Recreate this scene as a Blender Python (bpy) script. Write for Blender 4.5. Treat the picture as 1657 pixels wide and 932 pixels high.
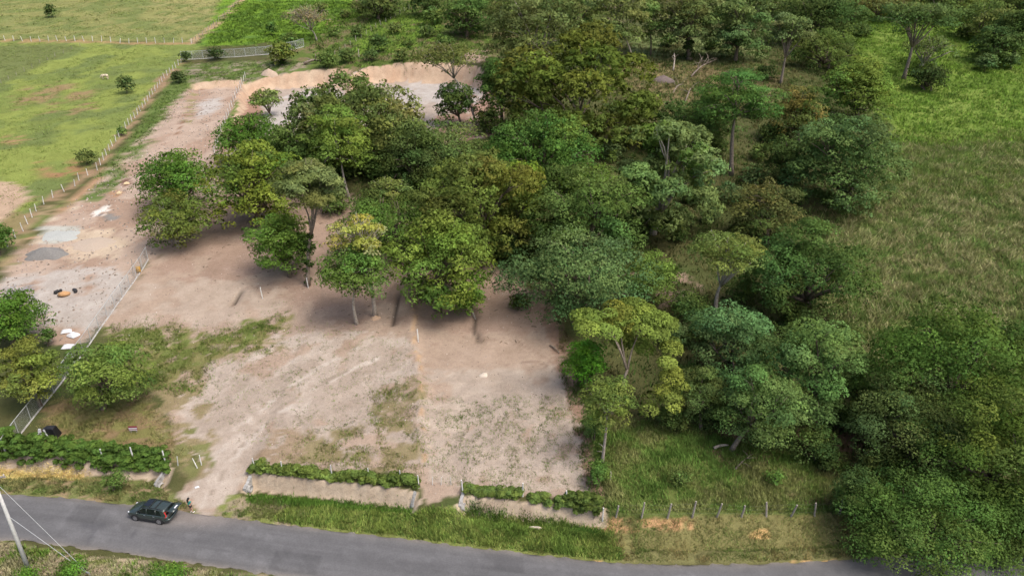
import bpy, bmesh, math, random
import numpy as np
from mathutils import Vector, Matrix

# ------------------------------------------------------------------ clear
for o in list(bpy.data.objects):
    bpy.data.objects.remove(o, do_unlink=True)
scene = bpy.context.scene
COL = scene.collection
R = math.radians
rng = np.random.default_rng(7)
random.seed(7)

# ------------------------------------------------------------------ camera
PITCH = 25.0
CAMH = 50.0
FPX = 1140.0                       # focal length in photo pixels (1657 x 932)
PCX, PCY = 828.5, 466.0
cam_d = bpy.data.cameras.new('camera')
cam_d.sensor_width = 36.0
cam_d.lens = 36.0 * FPX / 1657.0
cam_d.clip_start = 0.5
cam_d.clip_end = 6000
cam = bpy.data.objects.new('camera', cam_d)
cam.location = (0, 0, CAMH)
cam.rotation_euler = (R(90 - PITCH), 0, 0)
COL.objects.link(cam)
scene.camera = cam

# ------------------------------------------------------------------ world, sun
SUN_EL, SUN_AZ = 60.0, 125.0        # azimuth clockwise from +Y
w = bpy.data.worlds.new('World')
scene.world = w
w.use_nodes = True
nt = w.node_tree
nt.nodes.clear()
sky = nt.nodes.new('ShaderNodeTexSky')
sky.sky_type = 'NISHITA'
sky.sun_disc = False
sky.sun_elevation = R(SUN_EL)
sky.sun_rotation = R(SUN_AZ)
sky.air_density = 0.9
sky.dust_density = 5.0
sky.ozone_density = 1.0
bg = nt.nodes.new('ShaderNodeBackground')
bg.inputs['Strength'].default_value = 0.14
out = nt.nodes.new('ShaderNodeOutputWorld')
nt.links.new(sky.outputs[0], bg.inputs[0])
nt.links.new(bg.outputs[0], out.inputs[0])
sd = bpy.data.lights.new('sun', 'SUN')
sd.energy = 1.5
sd.angle = R(24)
sd.color = (1.0, 0.96, 0.9)
so = bpy.data.objects.new('sun', sd)
a, e = R(SUN_AZ), R(SUN_EL)
so.rotation_euler = Vector((math.sin(a) * math.cos(e), math.cos(a) * math.cos(e), math.sin(e))).to_track_quat('Z', 'Y').to_euler()
so.location = (60, -20, 120)
COL.objects.link(so)
vs = scene.view_settings
vs.view_transform = 'Standard'
vs.look = 'None'
vs.exposure = 0.64
vs.gamma = 1.0
vs.use_curve_mapping = False
scene.render.engine = 'CYCLES'
scene.cycles.max_bounces = 6
scene.cycles.diffuse_bounces = 3
scene.cycles.glossy_bounces = 2
scene.cycles.transmission_bounces = 3
scene.cycles.transparent_max_bounces = 8

# ------------------------------------------------------------------ noise
def _h(ix, iy, s):
    v = (ix.astype(np.int64) * 374761393 + iy.astype(np.int64) * 668265263 + s * 1442695041) & 0xffffffff
    v = ((v ^ (v >> 13)) * 1274126177) & 0xffffffff
    v = (v ^ (v >> 16)) & 0xffff
    return v / 65535.0

def vn(x, y, s=0):
    x = np.asarray(x, float); y = np.asarray(y, float)
    ix = np.floor(x); iy = np.floor(y)
    fx = x - ix; fy = y - iy
    fx = fx * fx * (3 - 2 * fx); fy = fy * fy * (3 - 2 * fy)
    a = _h(ix, iy, s); b = _h(ix + 1, iy, s); c = _h(ix, iy + 1, s); d = _h(ix + 1, iy + 1, s)
    return (a * (1 - fx) + b * fx) * (1 - fy) + (c * (1 - fx) + d * fx) * fy

def fbm(x, y, s=0, o=4):
    t = 0; amp = .5; n = 0
    for i in range(o):
        t = t + amp * vn(x * 2 ** i, y * 2 ** i, s + i * 17); n += amp; amp *= .55
    return t / n

def sstep(a, b, x):
    t = np.clip((x - a) / (b - a), 0, 1)
    return t * t * (3 - 2 * t)

# ------------------------------------------------------------------ pixels <-> world
cp, sp = math.cos(R(PITCH)), math.sin(R(PITCH))
def ray(px, py):
    xc = (np.asarray(px, float) - PCX) / FPX
    yc = -(np.asarray(py, float) - PCY) / FPX
    return xc, cp + yc * sp, -sp + yc * cp
def project(x, y, z):
    zc = z - CAMH
    d = y * cp - zc * sp
    v = y * sp + zc * cp
    d = np.maximum(d, 1e-3)
    return PCX + FPX * x / d, PCY - FPX * v / d, d
def flat(px, py, z=0.0):
    dx, dy, dz = ray(px, py)
    t = (z - CAMH) / dz
    return dx * t, dy * t

# ------------------------------------------------------------------ terrain
_fe = [(-900, 720), (-300, 765), (0, 797), (100, 803), (210, 815), (330, 830), (480, 850), (640, 868), (750, 882), (850, 893),
       (950, 904), (1010, 909), (1100, 911), (1200, 911), (1290, 908), (1355, 904), (1500, 893), (1657, 878), (2200, 800)]
_x, _y = flat(np.array([p[0] for p in _fe]), np.array([p[1] for p in _fe]))
def yroad(x):
    return np.interp(x, _x, _y)
ROADW = 6.3
def pxx(px, py, z=0.5):
    return float(flat(px, py, z)[0])
XA = pxx(268, 780); XB = pxx(402, 785); XC = pxx(672, 808); XD = pxx(748, 812); XE = pxx(985, 850)
SL = 0.154

def base_z(x, y):
    x = np.asarray(x, float); y = np.asarray(y, float)
    u = y - yroad(x)
    # bank toe / top for the different stretches of roadside
    e = 1.0
    wl = 1 - sstep(XA - e * .3, XA + e * .3, x)
    wm = sstep(XB - .3, XB + .3, x) * (1 - sstep(XC - .3, XC + .3, x))
    wr = sstep(XD - .3, XD + .3, x) * (1 - sstep(XE - 3, XE + 3, x))
    wf = sstep(XE - 3, XE + 3, x)
    wo = np.clip(1 - wl - wm - wr - wf, 0, 1)
    jit = (fbm(x * .5, x * 0 + 3, 5) - .5) * .8
    z = wl * (sstep(3.6, 5.1, u + jit) * 1.35 - .35 * np.exp(-((u - 3.1) / .6) ** 2))
    z += wm * (sstep(4.45, 5.0, u + jit * .4) * 1.5 - .45 * np.exp(-((u - 3.9) / .55) ** 2))
    z += wr * (sstep(4.3, 5.3, u + jit * .5) * 1.4 - .4 * np.exp(-((u - 3.8) / .55) ** 2))
    z += wf * (sstep(2.3, 5.4, u + jit) * 1.3 - .45 * np.exp(-((u - 2.1) / .5) ** 2))
    z += wo * (sstep(.6, 6.5, u) * 1.35)
    z += (wl + wm + wr) * np.exp(-((u - 4.8) / .45) ** 2) * (fbm(x / .9, y / .45, 33) - .5) * .45
    up = np.clip(u - 5, 0, None)
    z += SL * np.minimum(up, 420) + .05 * np.clip(up - 420, 0, None)
    # soft undulation
    k = sstep(6, 16, u)
    z += k * ((fbm(x / 22, y / 22, 11) - .5) * 1.6 + (fbm(x / 5, y / 5, 21) - .5) * .22)
    # under and beyond the road
    z += np.where((u < 0) & (u > -ROADW), -.06 * sstep(0, .4, -u) * sstep(0, .4, u + ROADW), 0)
    z += np.where(u < -ROADW, -.035 * np.clip(-u - ROADW, 0, 20) + (fbm(x / 2, y / 2, 31) - .5) * .15 * sstep(0, 1.5, -u - ROADW), 0)
    return z

_TT = np.concatenate([np.arange(40, 130, .6), np.arange(130, 330, 1.2), np.arange(330, 900, 8.)])
def march(px, py, fz):
    dx, dy, dz = ray(np.atleast_1d(px), np.atleast_1d(py))
    zz = fz((dx[:, None] * _TT).ravel(), (dy[:, None] * _TT).ravel()).reshape(len(dx), -1)
    below = (CAMH + dz[:, None] * _TT) < zz
    k = np.maximum(np.argmax(below, 1), 1)
    k = np.where(below.any(1), k, len(_TT) - 1)
    lo = _TT[k - 1].copy(); hi = _TT[k].copy()
    for i in range(12):
        m = (lo + hi) / 2
        b_ = (CAMH + dz * m) < fz(dx * m, dy * m)
        hi = np.where(b_, m, hi); lo = np.where(b_, lo, m)
    m = (lo + hi) / 2
    return dx * m, dy * m

def inpoly(px, py, poly):
    px = np.asarray(px); py = np.asarray(py)
    r = np.zeros(px.shape, bool)
    n = len(poly)
    for i in range(n):
        x0, y0 = poly[i]; x1, y1 = poly[(i + 1) % n]
        if y0 == y1: continue
        c = ((y0 > py) != (y1 > py)) & (px < (x1 - x0) * (py - y0) / (y1 - y0) + x0)
        r ^= c
    return r

def pdist(px, py, line):
    d = np.full(np.shape(px), 1e9)
    for (x0, y0), (x1, y1) in zip(line[:-1], line[1:]):
        vx, vy = x1 - x0, y1 - y0
        t = np.clip(((px - x0) * vx + (py - y0) * vy) / (vx * vx + vy * vy), 0, 1)
        d = np.minimum(d, np.hypot(px - x0 - t * vx, py - y0 - t * vy))
    return d

# cut pads: polygon on the natural slope (pixels): back edge first, then the front merge line
PADS = []
def pad(poly_px, front_px, rise):
    p = np.array(poly_px, float)
    X, Y = march(p[:, 0], p[:, 1], base_z)
    fx, fy = march(np.array([front_px[0]]), np.array([front_px[1]]), base_z)
    PADS.append((list(zip(X, Y)), float(fy[0]), float(base_z(fx, fy)[0]), rise))
pad([(311, 139), (345, 135), (388, 132), (372, 165), (358, 195), (300, 205), (302, 170)], (330, 205), .095)
pad([(398, 148), (402, 136), (440, 126), (520, 117), (556, 118), (552, 190), (500, 215), (400, 235), (372, 215)], (430, 232), .07)
pad([(566, 128), (600, 112), (650, 107), (700, 106), (760, 112), (800, 145), (812, 200), (770, 220), (640, 225), (560, 200)], (690, 222), .07)
DIV = [(668, 455), (669, 500), (670, 545), (680, 600), (684, 680), (686, 745)]
_dx, _dy = march(np.array([p[0] for p in DIV], float), np.array([p[1] for p in DIV], float), base_z)
_o = np.argsort(_dy)
DIVX, DIVY = _dx[_o], _dy[_o]
GUL = [[(771, 512), (768, 522), (766, 532), (771, 541), (776, 552)], [(645, 480), (641, 505), (637, 528)], [(378, 492), (392, 470)], [(800, 468), (818, 462)]]
GULW = []
for g in GUL:
    X, Y = march(np.array([p[0] for p in g], float), np.array([p[1] for p in g], float), base_z)
    GULW.append(list(zip(X, Y)))

def hz(x, y):
    x = np.asarray(x, float); y = np.asarray(y, float)
    z = base_z(x, y)
    for poly, fy, fz, rise in PADS:
        jx = (fbm(x / 9, y / 9, 41) - .5) * 2.2
        m = inpoly(x + jx, y + jx, poly)
        zp = fz + rise * (y - fy) + (fbm(x / 4, y / 4, 51) - .5) * .3
        dout = np.where(m, 0, pdist(x + jx, y + jx, poly + poly[:1]))
        z = np.where(dout < 6, np.minimum(z, zp + dout * (1.7 + .5 * fbm(x / 1.5, y / 9, 53))), z)
    xd = np.interp(y, DIVY, DIVX)
    s = xd - x
    k = sstep(DIVY[0] - 1, DIVY[0] + 3, y) * (1 - sstep(DIVY[-1] - 4, DIVY[-1] + 2, y))
    z = z + k * np.where(s > 0, .75 * np.exp(-np.clip(s, 0, 60) / 3.0), .75 * np.exp(-np.clip(-s, 0, 60) / .35))
    for g in GULW:
        d = pdist(x, y, g)
        z = z - .4 * np.exp(-(d / .32) ** 2)
    return z

def ground(px, py):
    X, Y = march(np.atleast_1d(np.asarray(px, float)), np.atleast_1d(np.asarray(py, float)), hz)
    return X, Y, hz(X, Y)
def gp(px, py):
    X, Y, Z = ground(px, py)
    return Vector((float(X[0]), float(Y[0]), float(Z[0])))
def hz1(x, y):
    return float(hz(np.array([x]), np.array([y]))[0])

def axis(segs):
    out_ = [segs[0][0]]
    for a_, b_, st in segs:
        n = max(1, int(round((b_ - a_) / st)))
        out_ += list(np.linspace(a_, b_, n + 1)[1:])
    return np.array(out_)
gx = axis([(-2500, -400, 150), (-400, -170, 10), (-170, -75, 1.6), (-75, -52, .7), (-52, 45, .48), (45, 70, .8), (70, 190, 2.0), (190, 400, 12), (400, 2500, 150)])
gy = axis([(-600, 20, 60), (20, 40, 2), (40, 48, .6), (48, 66, .22), (66, 100, .45), (100, 130, .75), (130, 230, 1.1), (230, 330, 1.8), (330, 500, 10), (500, 3000, 160)])
GX, GY = np.meshgrid(gx, gy)
hz_exact = hz
GZ = hz_exact(GX.ravel(), GY.ravel()).reshape(GX.shape)
def hz(x, y):                     # height of the ground sheet itself
    x = np.asarray(x, float); y = np.asarray(y, float)
    i = np.clip(np.searchsorted(gx, x) - 1, 0, len(gx) - 2); j = np.clip(np.searchsorted(gy, y) - 1, 0, len(gy) - 2)
    fx = np.clip((x - gx[i]) / (gx[i + 1] - gx[i]), 0, 1); fy = np.clip((y - gy[j]) / (gy[j + 1] - gy[j]), 0, 1)
    return (GZ[j, i] * (1 - fx) + GZ[j, i + 1] * fx) * (1 - fy) + (GZ[j + 1, i] * (1 - fx) + GZ[j + 1, i + 1] * fx) * fy

# ------------------------------------------------------------------ mesh + object helpers
def mk_mesh(name, V, F, cols=None, normals=None, smooth=False):
    V = np.asarray(V, np.float32); F = np.asarray(F, np.int32)
    n, k = F.shape
    me = bpy.data.meshes.new(name)
    me.vertices.add(len(V)); me.vertices.foreach_set('co', V.ravel())
    me.loops.add(n * k); me.loops.foreach_set('vertex_index', F.ravel())
    me.polygons.add(n); me.polygons.foreach_set('loop_start', np.arange(0, n * k, k, dtype=np.int32))
    if smooth:
        me.polygons.foreach_set('use_smooth', np.ones(n, bool))
    me.update(calc_edges=True)
    if cols is not None:
        at = me.attributes.new('col', 'FLOAT_COLOR', 'POINT')
        c = np.ones((len(V), 4), np.float32); c[:, :3] = cols
        at.data.foreach_set('color', c.ravel())
    if normals is not None:
        at = me.attributes.new('nv', 'FLOAT_VECTOR', 'POINT')
        at.data.foreach_set('vector', normals.astype(np.float32).ravel())
    return me

class MB:
    """collects small polygonal pieces into one mesh"""
    def __init__(s): s.v = []; s.f = []
    def add(s, vs, fs):
        b = len(s.v); s.v += [tuple(v) for v in vs]; s.f += [tuple(b + i for i in f) for f in fs]
        return s
    def box(s, c, d, M=None):
        vs = []
        for z in (-.5, .5):
            for y in (-.5, .5):
                for x in (-.5, .5):
                    p = Vector((c[0] + x * d[0], c[1] + y * d[1], c[2] + z * d[2]))
                    vs.append(M @ p if M else p)
        return s.add(vs, [(0, 2, 3, 1), (4, 5, 7, 6), (0, 1, 5, 4), (2, 6, 7, 3), (0, 4, 6, 2), (1, 3, 7, 5)])
    def tube(s, pts, rad, n=7, cap=True):
        pts = [Vector(p) for p in pts]
        if not isinstance(rad, (list, tuple)): rad = [rad] * len(pts)
        rings = []
        for i, p in enumerate(pts):
            t = (pts[min(i + 1, len(pts) - 1)] - pts[max(i - 1, 0)]).normalized()
            a = Vector((1, 0, 0)) if abs(t.x) < .8 else Vector((0, 1, 0))
            u = t.cross(a).normalized(); v = t.cross(u)
            rings.append([p + (u * math.cos(2 * math.pi * k / n) + v * math.sin(2 * math.pi * k / n)) * rad[i] for k in range(n)])
        vs = [q for r in rings for q in r]
        fs = []
        for i in range(len(pts) - 1):
            for k in range(n):
                fs.append((i * n + k, (i + 1) * n + k, (i + 1) * n + (k + 1) % n, i * n + (k + 1) % n))
        if cap:
            fs.append(tuple(range(n))); fs.append(tuple((len(pts) - 1) * n + k for k in reversed(range(n))))
        return s.add(vs, fs)
    def mesh(s, name, smooth=False, bevel=0):
        me = bpy.data.meshes.new(name)
        me.from_pydata(s.v, [], s.f)
        if bevel or True:
            bm = bmesh.new(); bm.from_mesh(me)
            bmesh.ops.recalc_face_normals(bm, faces=bm.faces)
            if bevel:
                bmesh.ops.bevel(bm, geom=list(bm.edges), offset=bevel, segments=2, affect='EDGES', profile=.6)
            bm.to_mesh(me); bm.free()
        if smooth:
            me.polygons.foreach_set('use_smooth', np.ones(len(me.polygons), bool))
        return me

def link(name, me, mat=None, parent=None, loc=None):
    o = bpy.data.objects.new(name, me)
    COL.objects.link(o)
    if mat is not None and me is not None and len(me.materials) == 0: me.materials.append(mat)
    if parent is not None: o.parent = parent
    if loc is not None: o.location = loc
    return o
def tag(o, label, cat, group=None):
    o['label'] = label; o['category'] = cat
    if group: o['group'] = group
    return o
def thing(name, label, cat, loc, rz=0, group=None):
    o = bpy.data.objects.new(name, None)
    o.empty_display_size = .3
    COL.objects.link(o)
    o.location = loc; o.rotation_euler = (0, 0, rz)
    return tag(o, label, cat, group)

# ------------------------------------------------------------------ materials
def mat_new(name):
    m = bpy.data.materials.new(name); m.use_nodes = True
    m.node_tree.nodes.clear()
    return m, m.node_tree.nodes, m.node_tree.links
def noise_node(N, L, scale, detail=4, rough=.6, coord=None):
    n = N.new('ShaderNodeTexNoise'); n.inputs['Scale'].default_value = scale
    n.inputs['Detail'].default_value = detail; n.inputs['Roughness'].default_value = rough
    if coord is not None: L.new(coord, n.inputs['Vector'])
    return n
def ramp(N, L, src, stops):
    r = N.new('ShaderNodeValToRGB')
    els = r.color_ramp.elements
    while len(els) < len(stops): els.new(.5)
    for e_, (p, c) in zip(els, stops):
        e_.position = p; e_.color = (*c, 1) if len(c) == 3 else c
    L.new(src, r.inputs[0])
    return r
def mixc(N, L, a, b, fac, mode='MIX'):
    m = N.new('ShaderNodeMix'); m.data_type = 'RGBA'; m.blend_type = mode
    for sck, v in ((m.inputs[0], fac), (m.inputs[6], a), (m.inputs[7], b)):
        if hasattr(v, 'links'): L.new(v, sck)
        else: sck.default_value = v if not isinstance(v, tuple) else (*v, 1)
    return m.outputs[2]

def leaf_mat(name, trans=.28, gloss=.02, nscale=.6, attr='col', amt=(.78, 1.22)):
    m, N, L = mat_new(name)
    at = N.new('ShaderNodeAttribute'); at.attribute_name = attr
    geo = N.new('ShaderNodeNewGeometry')
    nz = noise_node(N, L, nscale, 3, .6, geo.outputs['Position'])
    r = ramp(N, L, nz.outputs[0], [(.3, (amt[0],) * 3), (.7, (amt[1],) * 3)])
    c = mixc(N, L, at.outputs['Color'], r.outputs[0], 1.0, 'MULTIPLY')
    nv = N.new('ShaderNodeAttribute'); nv.attribute_name = 'nv'
    d = N.new('ShaderNodeBsdfDiffuse'); L.new(c, d.inputs[0]); L.new(nv.outputs['Vector'], d.inputs['Normal'])
    t = N.new('ShaderNodeBsdfTranslucent')
    tc = mixc(N, L, c, (1.25, 1.2, .5), 1.0, 'MULTIPLY'); L.new(tc, t.inputs[0])
    mx = N.new('ShaderNodeMixShader'); mx.inputs[0].default_value = trans
    L.new(d.outputs[0], mx.inputs[1]); L.new(t.outputs[0], mx.inputs[2])
    m2 = mx
    o = N.new('ShaderNodeOutputMaterial'); L.new(m2.outputs[0], o.inputs[0])
    return m

def rough_mat(name, c1, c2, scale=3, rough=.9, bump=.3, c3=None, metallic=0, spec=.3):
    m, N, L = mat_new(name)
    tc = N.new('ShaderNodeTexCoord')
    n1 = noise_node(N, L, scale, 6, .65, tc.outputs['Object'])
    st = [(.32, c1), (.68, c2)] if c3 is None else [(.28, c1), (.52, c2), (.74, c3)]
    r = ramp(N, L, n1.outputs[0], st)
    p = N.new('ShaderNodeBsdfPrincipled')
    L.new(r.outputs[0], p.inputs['Base Color'])
    p.inputs['Roughness'].default_value = rough; p.inputs['Metallic'].default_value = metallic
    p.inputs['Specular IOR Level'].default_value = spec
    if bump:
        n2 = noise_node(N, L, scale * 4, 4, .6, tc.outputs['Object'])
        b = N.new('ShaderNodeBump'); b.inputs['Strength'].default_value = bump; b.inputs['Distance'].default_value = .03
        L.new(n2.outputs[0], b.inputs['Height']); L.new(b.outputs[0], p.inputs['Normal'])
    o = N.new('ShaderNodeOutputMaterial'); L.new(p.outputs[0], o.inputs[0])
    return m

def plain(name, c, rough=.5, metallic=0, spec=.5, coat=0, var=.08, scale=6):
    c1 = tuple(x * (1 - var) for x in c); c2 = tuple(min(1, x * (1 + var)) for x in c)
    m = rough_mat(name, c1, c2, scale, rough, 0, metallic=metallic, spec=spec)
    if coat:
        for n in m.node_tree.nodes:
            if n.type == 'BSDF_PRINCIPLED':
                n.inputs['Coat Weight'].default_value = coat; n.inputs['Coat Roughness'].default_value = .06
    return m

M = {}
M['leaf'] = leaf_mat('foliage')
M['leaf_fine'] = leaf_mat('foliage_fine', trans=.32, gloss=.03, nscale=.9)
M['grass'] = leaf_mat('grass_blades', trans=.15, gloss=.02, nscale=.5, amt=(.7, 1.3))
M['bark'] = rough_mat('bark', (.07, .05, .035), (.2, .16, .12), 4, .95, .6)
M['bark_pale'] = rough_mat('bark_pale', (.22, .18, .14), (.46, .41, .35), 4, .95, .5)
M['bark_mid'] = rough_mat('bark_mid', (.13, .1, .075), (.3, .25, .2), 4, .95, .5)
M['post_white'] = rough_mat('painted_post', (.5, .49, .46), (.74, .73, .7), 5, .8, .2)
M['post_wood'] = rough_mat('grey_wood', (.2, .17, .14), (.42, .38, .33), 6, .95, .5)
M['wire'] = plain('wire', (.12, .12, .11), .5, .6)
M['steel'] = plain('galvanised', (.5, .52, .52), .5, .4)
M['concrete'] = rough_mat('concrete', (.16, .15, .14), (.36, .35, .33), 3, .9, .4, (.46, .45, .43))
M['rubber'] = plain('rubber', (.02, .02, .021), .75, var=.2)
M['white'] = plain('white_sheet', (.62, .62, .63), .7)

# ground colour comes from a colour attribute; the shader adds grain, clods and relief
m, N, L = mat_new('earth_and_turf')
at = N.new('ShaderNodeAttribute'); at.attribute_name = 'col'
geo = N.new('ShaderNodeNewGeometry')
n1 = noise_node(N, L, .35, 6, .7, geo.outputs['Position'])
n2 = noise_node(N, L, 2.4, 6, .75, geo.outputs['Position'])
n3 = noise_node(N, L, 9.0, 3, .7, geo.outputs['Position'])
r1 = ramp(N, L, n1.outputs[0], [(.3, (.84, .82, .8)), (.7, (1.14, 1.15, 1.16))])
r2 = ramp(N, L, n2.outputs[0], [(.28, (.87, .86, .85)), (.5, (1, 1, 1)), (.72, (1.08, 1.08, 1.08))])
r3 = ramp(N, L, n3.outputs[0], [(.3, (.84, .83, .82)), (.55, (1.03, 1.03, 1.03))])
c = mixc(N, L, at.outputs['Color'], r1.outputs[0], 1.0, 'MULTIPLY')
c = mixc(N, L, c, r2.outputs[0], 1.0, 'MULTIPLY')
c = mixc(N, L, c, r3.outputs[0], 1.0, 'MULTIPLY')
p = N.new('ShaderNodeBsdfPrincipled'); p.inputs['Roughness'].default_value = .97
p.inputs['Specular IOR Level'].default_value = .1
L.new(c, p.inputs['Base Color'])
b = N.new('ShaderNodeBump'); b.inputs['Strength'].default_value = .7; b.inputs['Distance'].default_value = .12
L.new(n2.outputs[0], b.inputs['Height'])
b2 = N.new('ShaderNodeBump'); b2.inputs['Strength'].default_value = .5; b2.inputs['Distance'].default_value = .04
L.new(n3.outputs[0], b2.inputs['Height']); L.new(b.outputs[0], b2.inputs['Normal'])
L.new(b2.outputs[0], p.inputs['Normal'])
o = N.new('ShaderNodeOutputMaterial'); L.new(p.outputs[0], o.inputs[0])
M['ground'] = m

m, N, L = mat_new('asphalt')
at = N.new('ShaderNodeAttribute'); at.attribute_name = 'col'
geo = N.new('ShaderNodeNewGeometry')
n1 = noise_node(N, L, .5, 5, .6, geo.outputs['Position'])
n2 = noise_node(N, L, 7, 5, .7, geo.outputs['Position'])
r1 = ramp(N, L, n1.outputs[0], [(.3, (.88, .88, .88)), (.7, (1.1, 1.1, 1.1))])
r2 = ramp(N, L, n2.outputs[0], [(.3, (.82, .82, .82)), (.7, (1.15, 1.15, 1.15))])
c = mixc(N, L, at.outputs['Color'], r1.outputs[0], 1.0, 'MULTIPLY')
c = mixc(N, L, c, r2.outputs[0], 1.0, 'MULTIPLY')
p = N.new('ShaderNodeBsdfPrincipled'); p.inputs['Roughness'].default_value = .85
L.new(c, p.inputs['Base Color'])
b = N.new('ShaderNodeBump'); b.inputs['Strength'].default_value = .4; b.inputs['Distance'].default_value = .01
L.new(n2.outputs[0], b.inputs['Height']); L.new(b.outputs[0], p.inputs['Normal'])
o = N.new('ShaderNodeOutputMaterial'); L.new(p.outputs[0], o.inputs[0])
M['asphalt'] = m

# ------------------------------------------------------------------ ground cover zones (outlines in photo pixels, on the ground)
LIGHT = (.36, .30, .25); PINK = (.31, .245, .198); BROWN = (.27, .195, .15); GREY = (.42, .39, .365)
PAST = (.15, .195, .055); LUSH = (.105, .17, .03); DRY = (.165, .16, .075)
FENCE1 = [(293, 102), (266, 127), (243, 158), (219, 191), (180, 240), (156, 279), (131, 288), (120, 303), (100, 312), (82, 322), (60, 340), (38, 374), (12, 400), (-30, 425)]
TOPF = [(-60, 64), (0, 66), (120, 67), (200, 71), (310, 71)]
TOPF2 = [(312, 70), (345, 45), (370, 22), (388, 2), (400, -12)]
LOT = [(240, 430), (330, 350), (360, 300), (470, 300), (640, 330), (760, 400), (870, 480), (905, 550), (935, 650), (962, 760), (950, 812), (760, 790), (690, 815), (675, 768),
       (410, 755), (385, 800), (350, 834), (268, 835), (300, 790), (322, 745), (275, 700), (268, 655), (290, 620), (250, 600), (180, 545), (165, 520)]
YARD = [(310, 138), (400, 130), (372, 190), (345, 255), (360, 300), (330, 370), (240, 425), (205, 470), (150, 548), (100, 560), (0, 520), (-60, 540), (-60, 480), (0, 455), (35, 405), (100, 338), (165, 292), (215, 240), (255, 205)]
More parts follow.
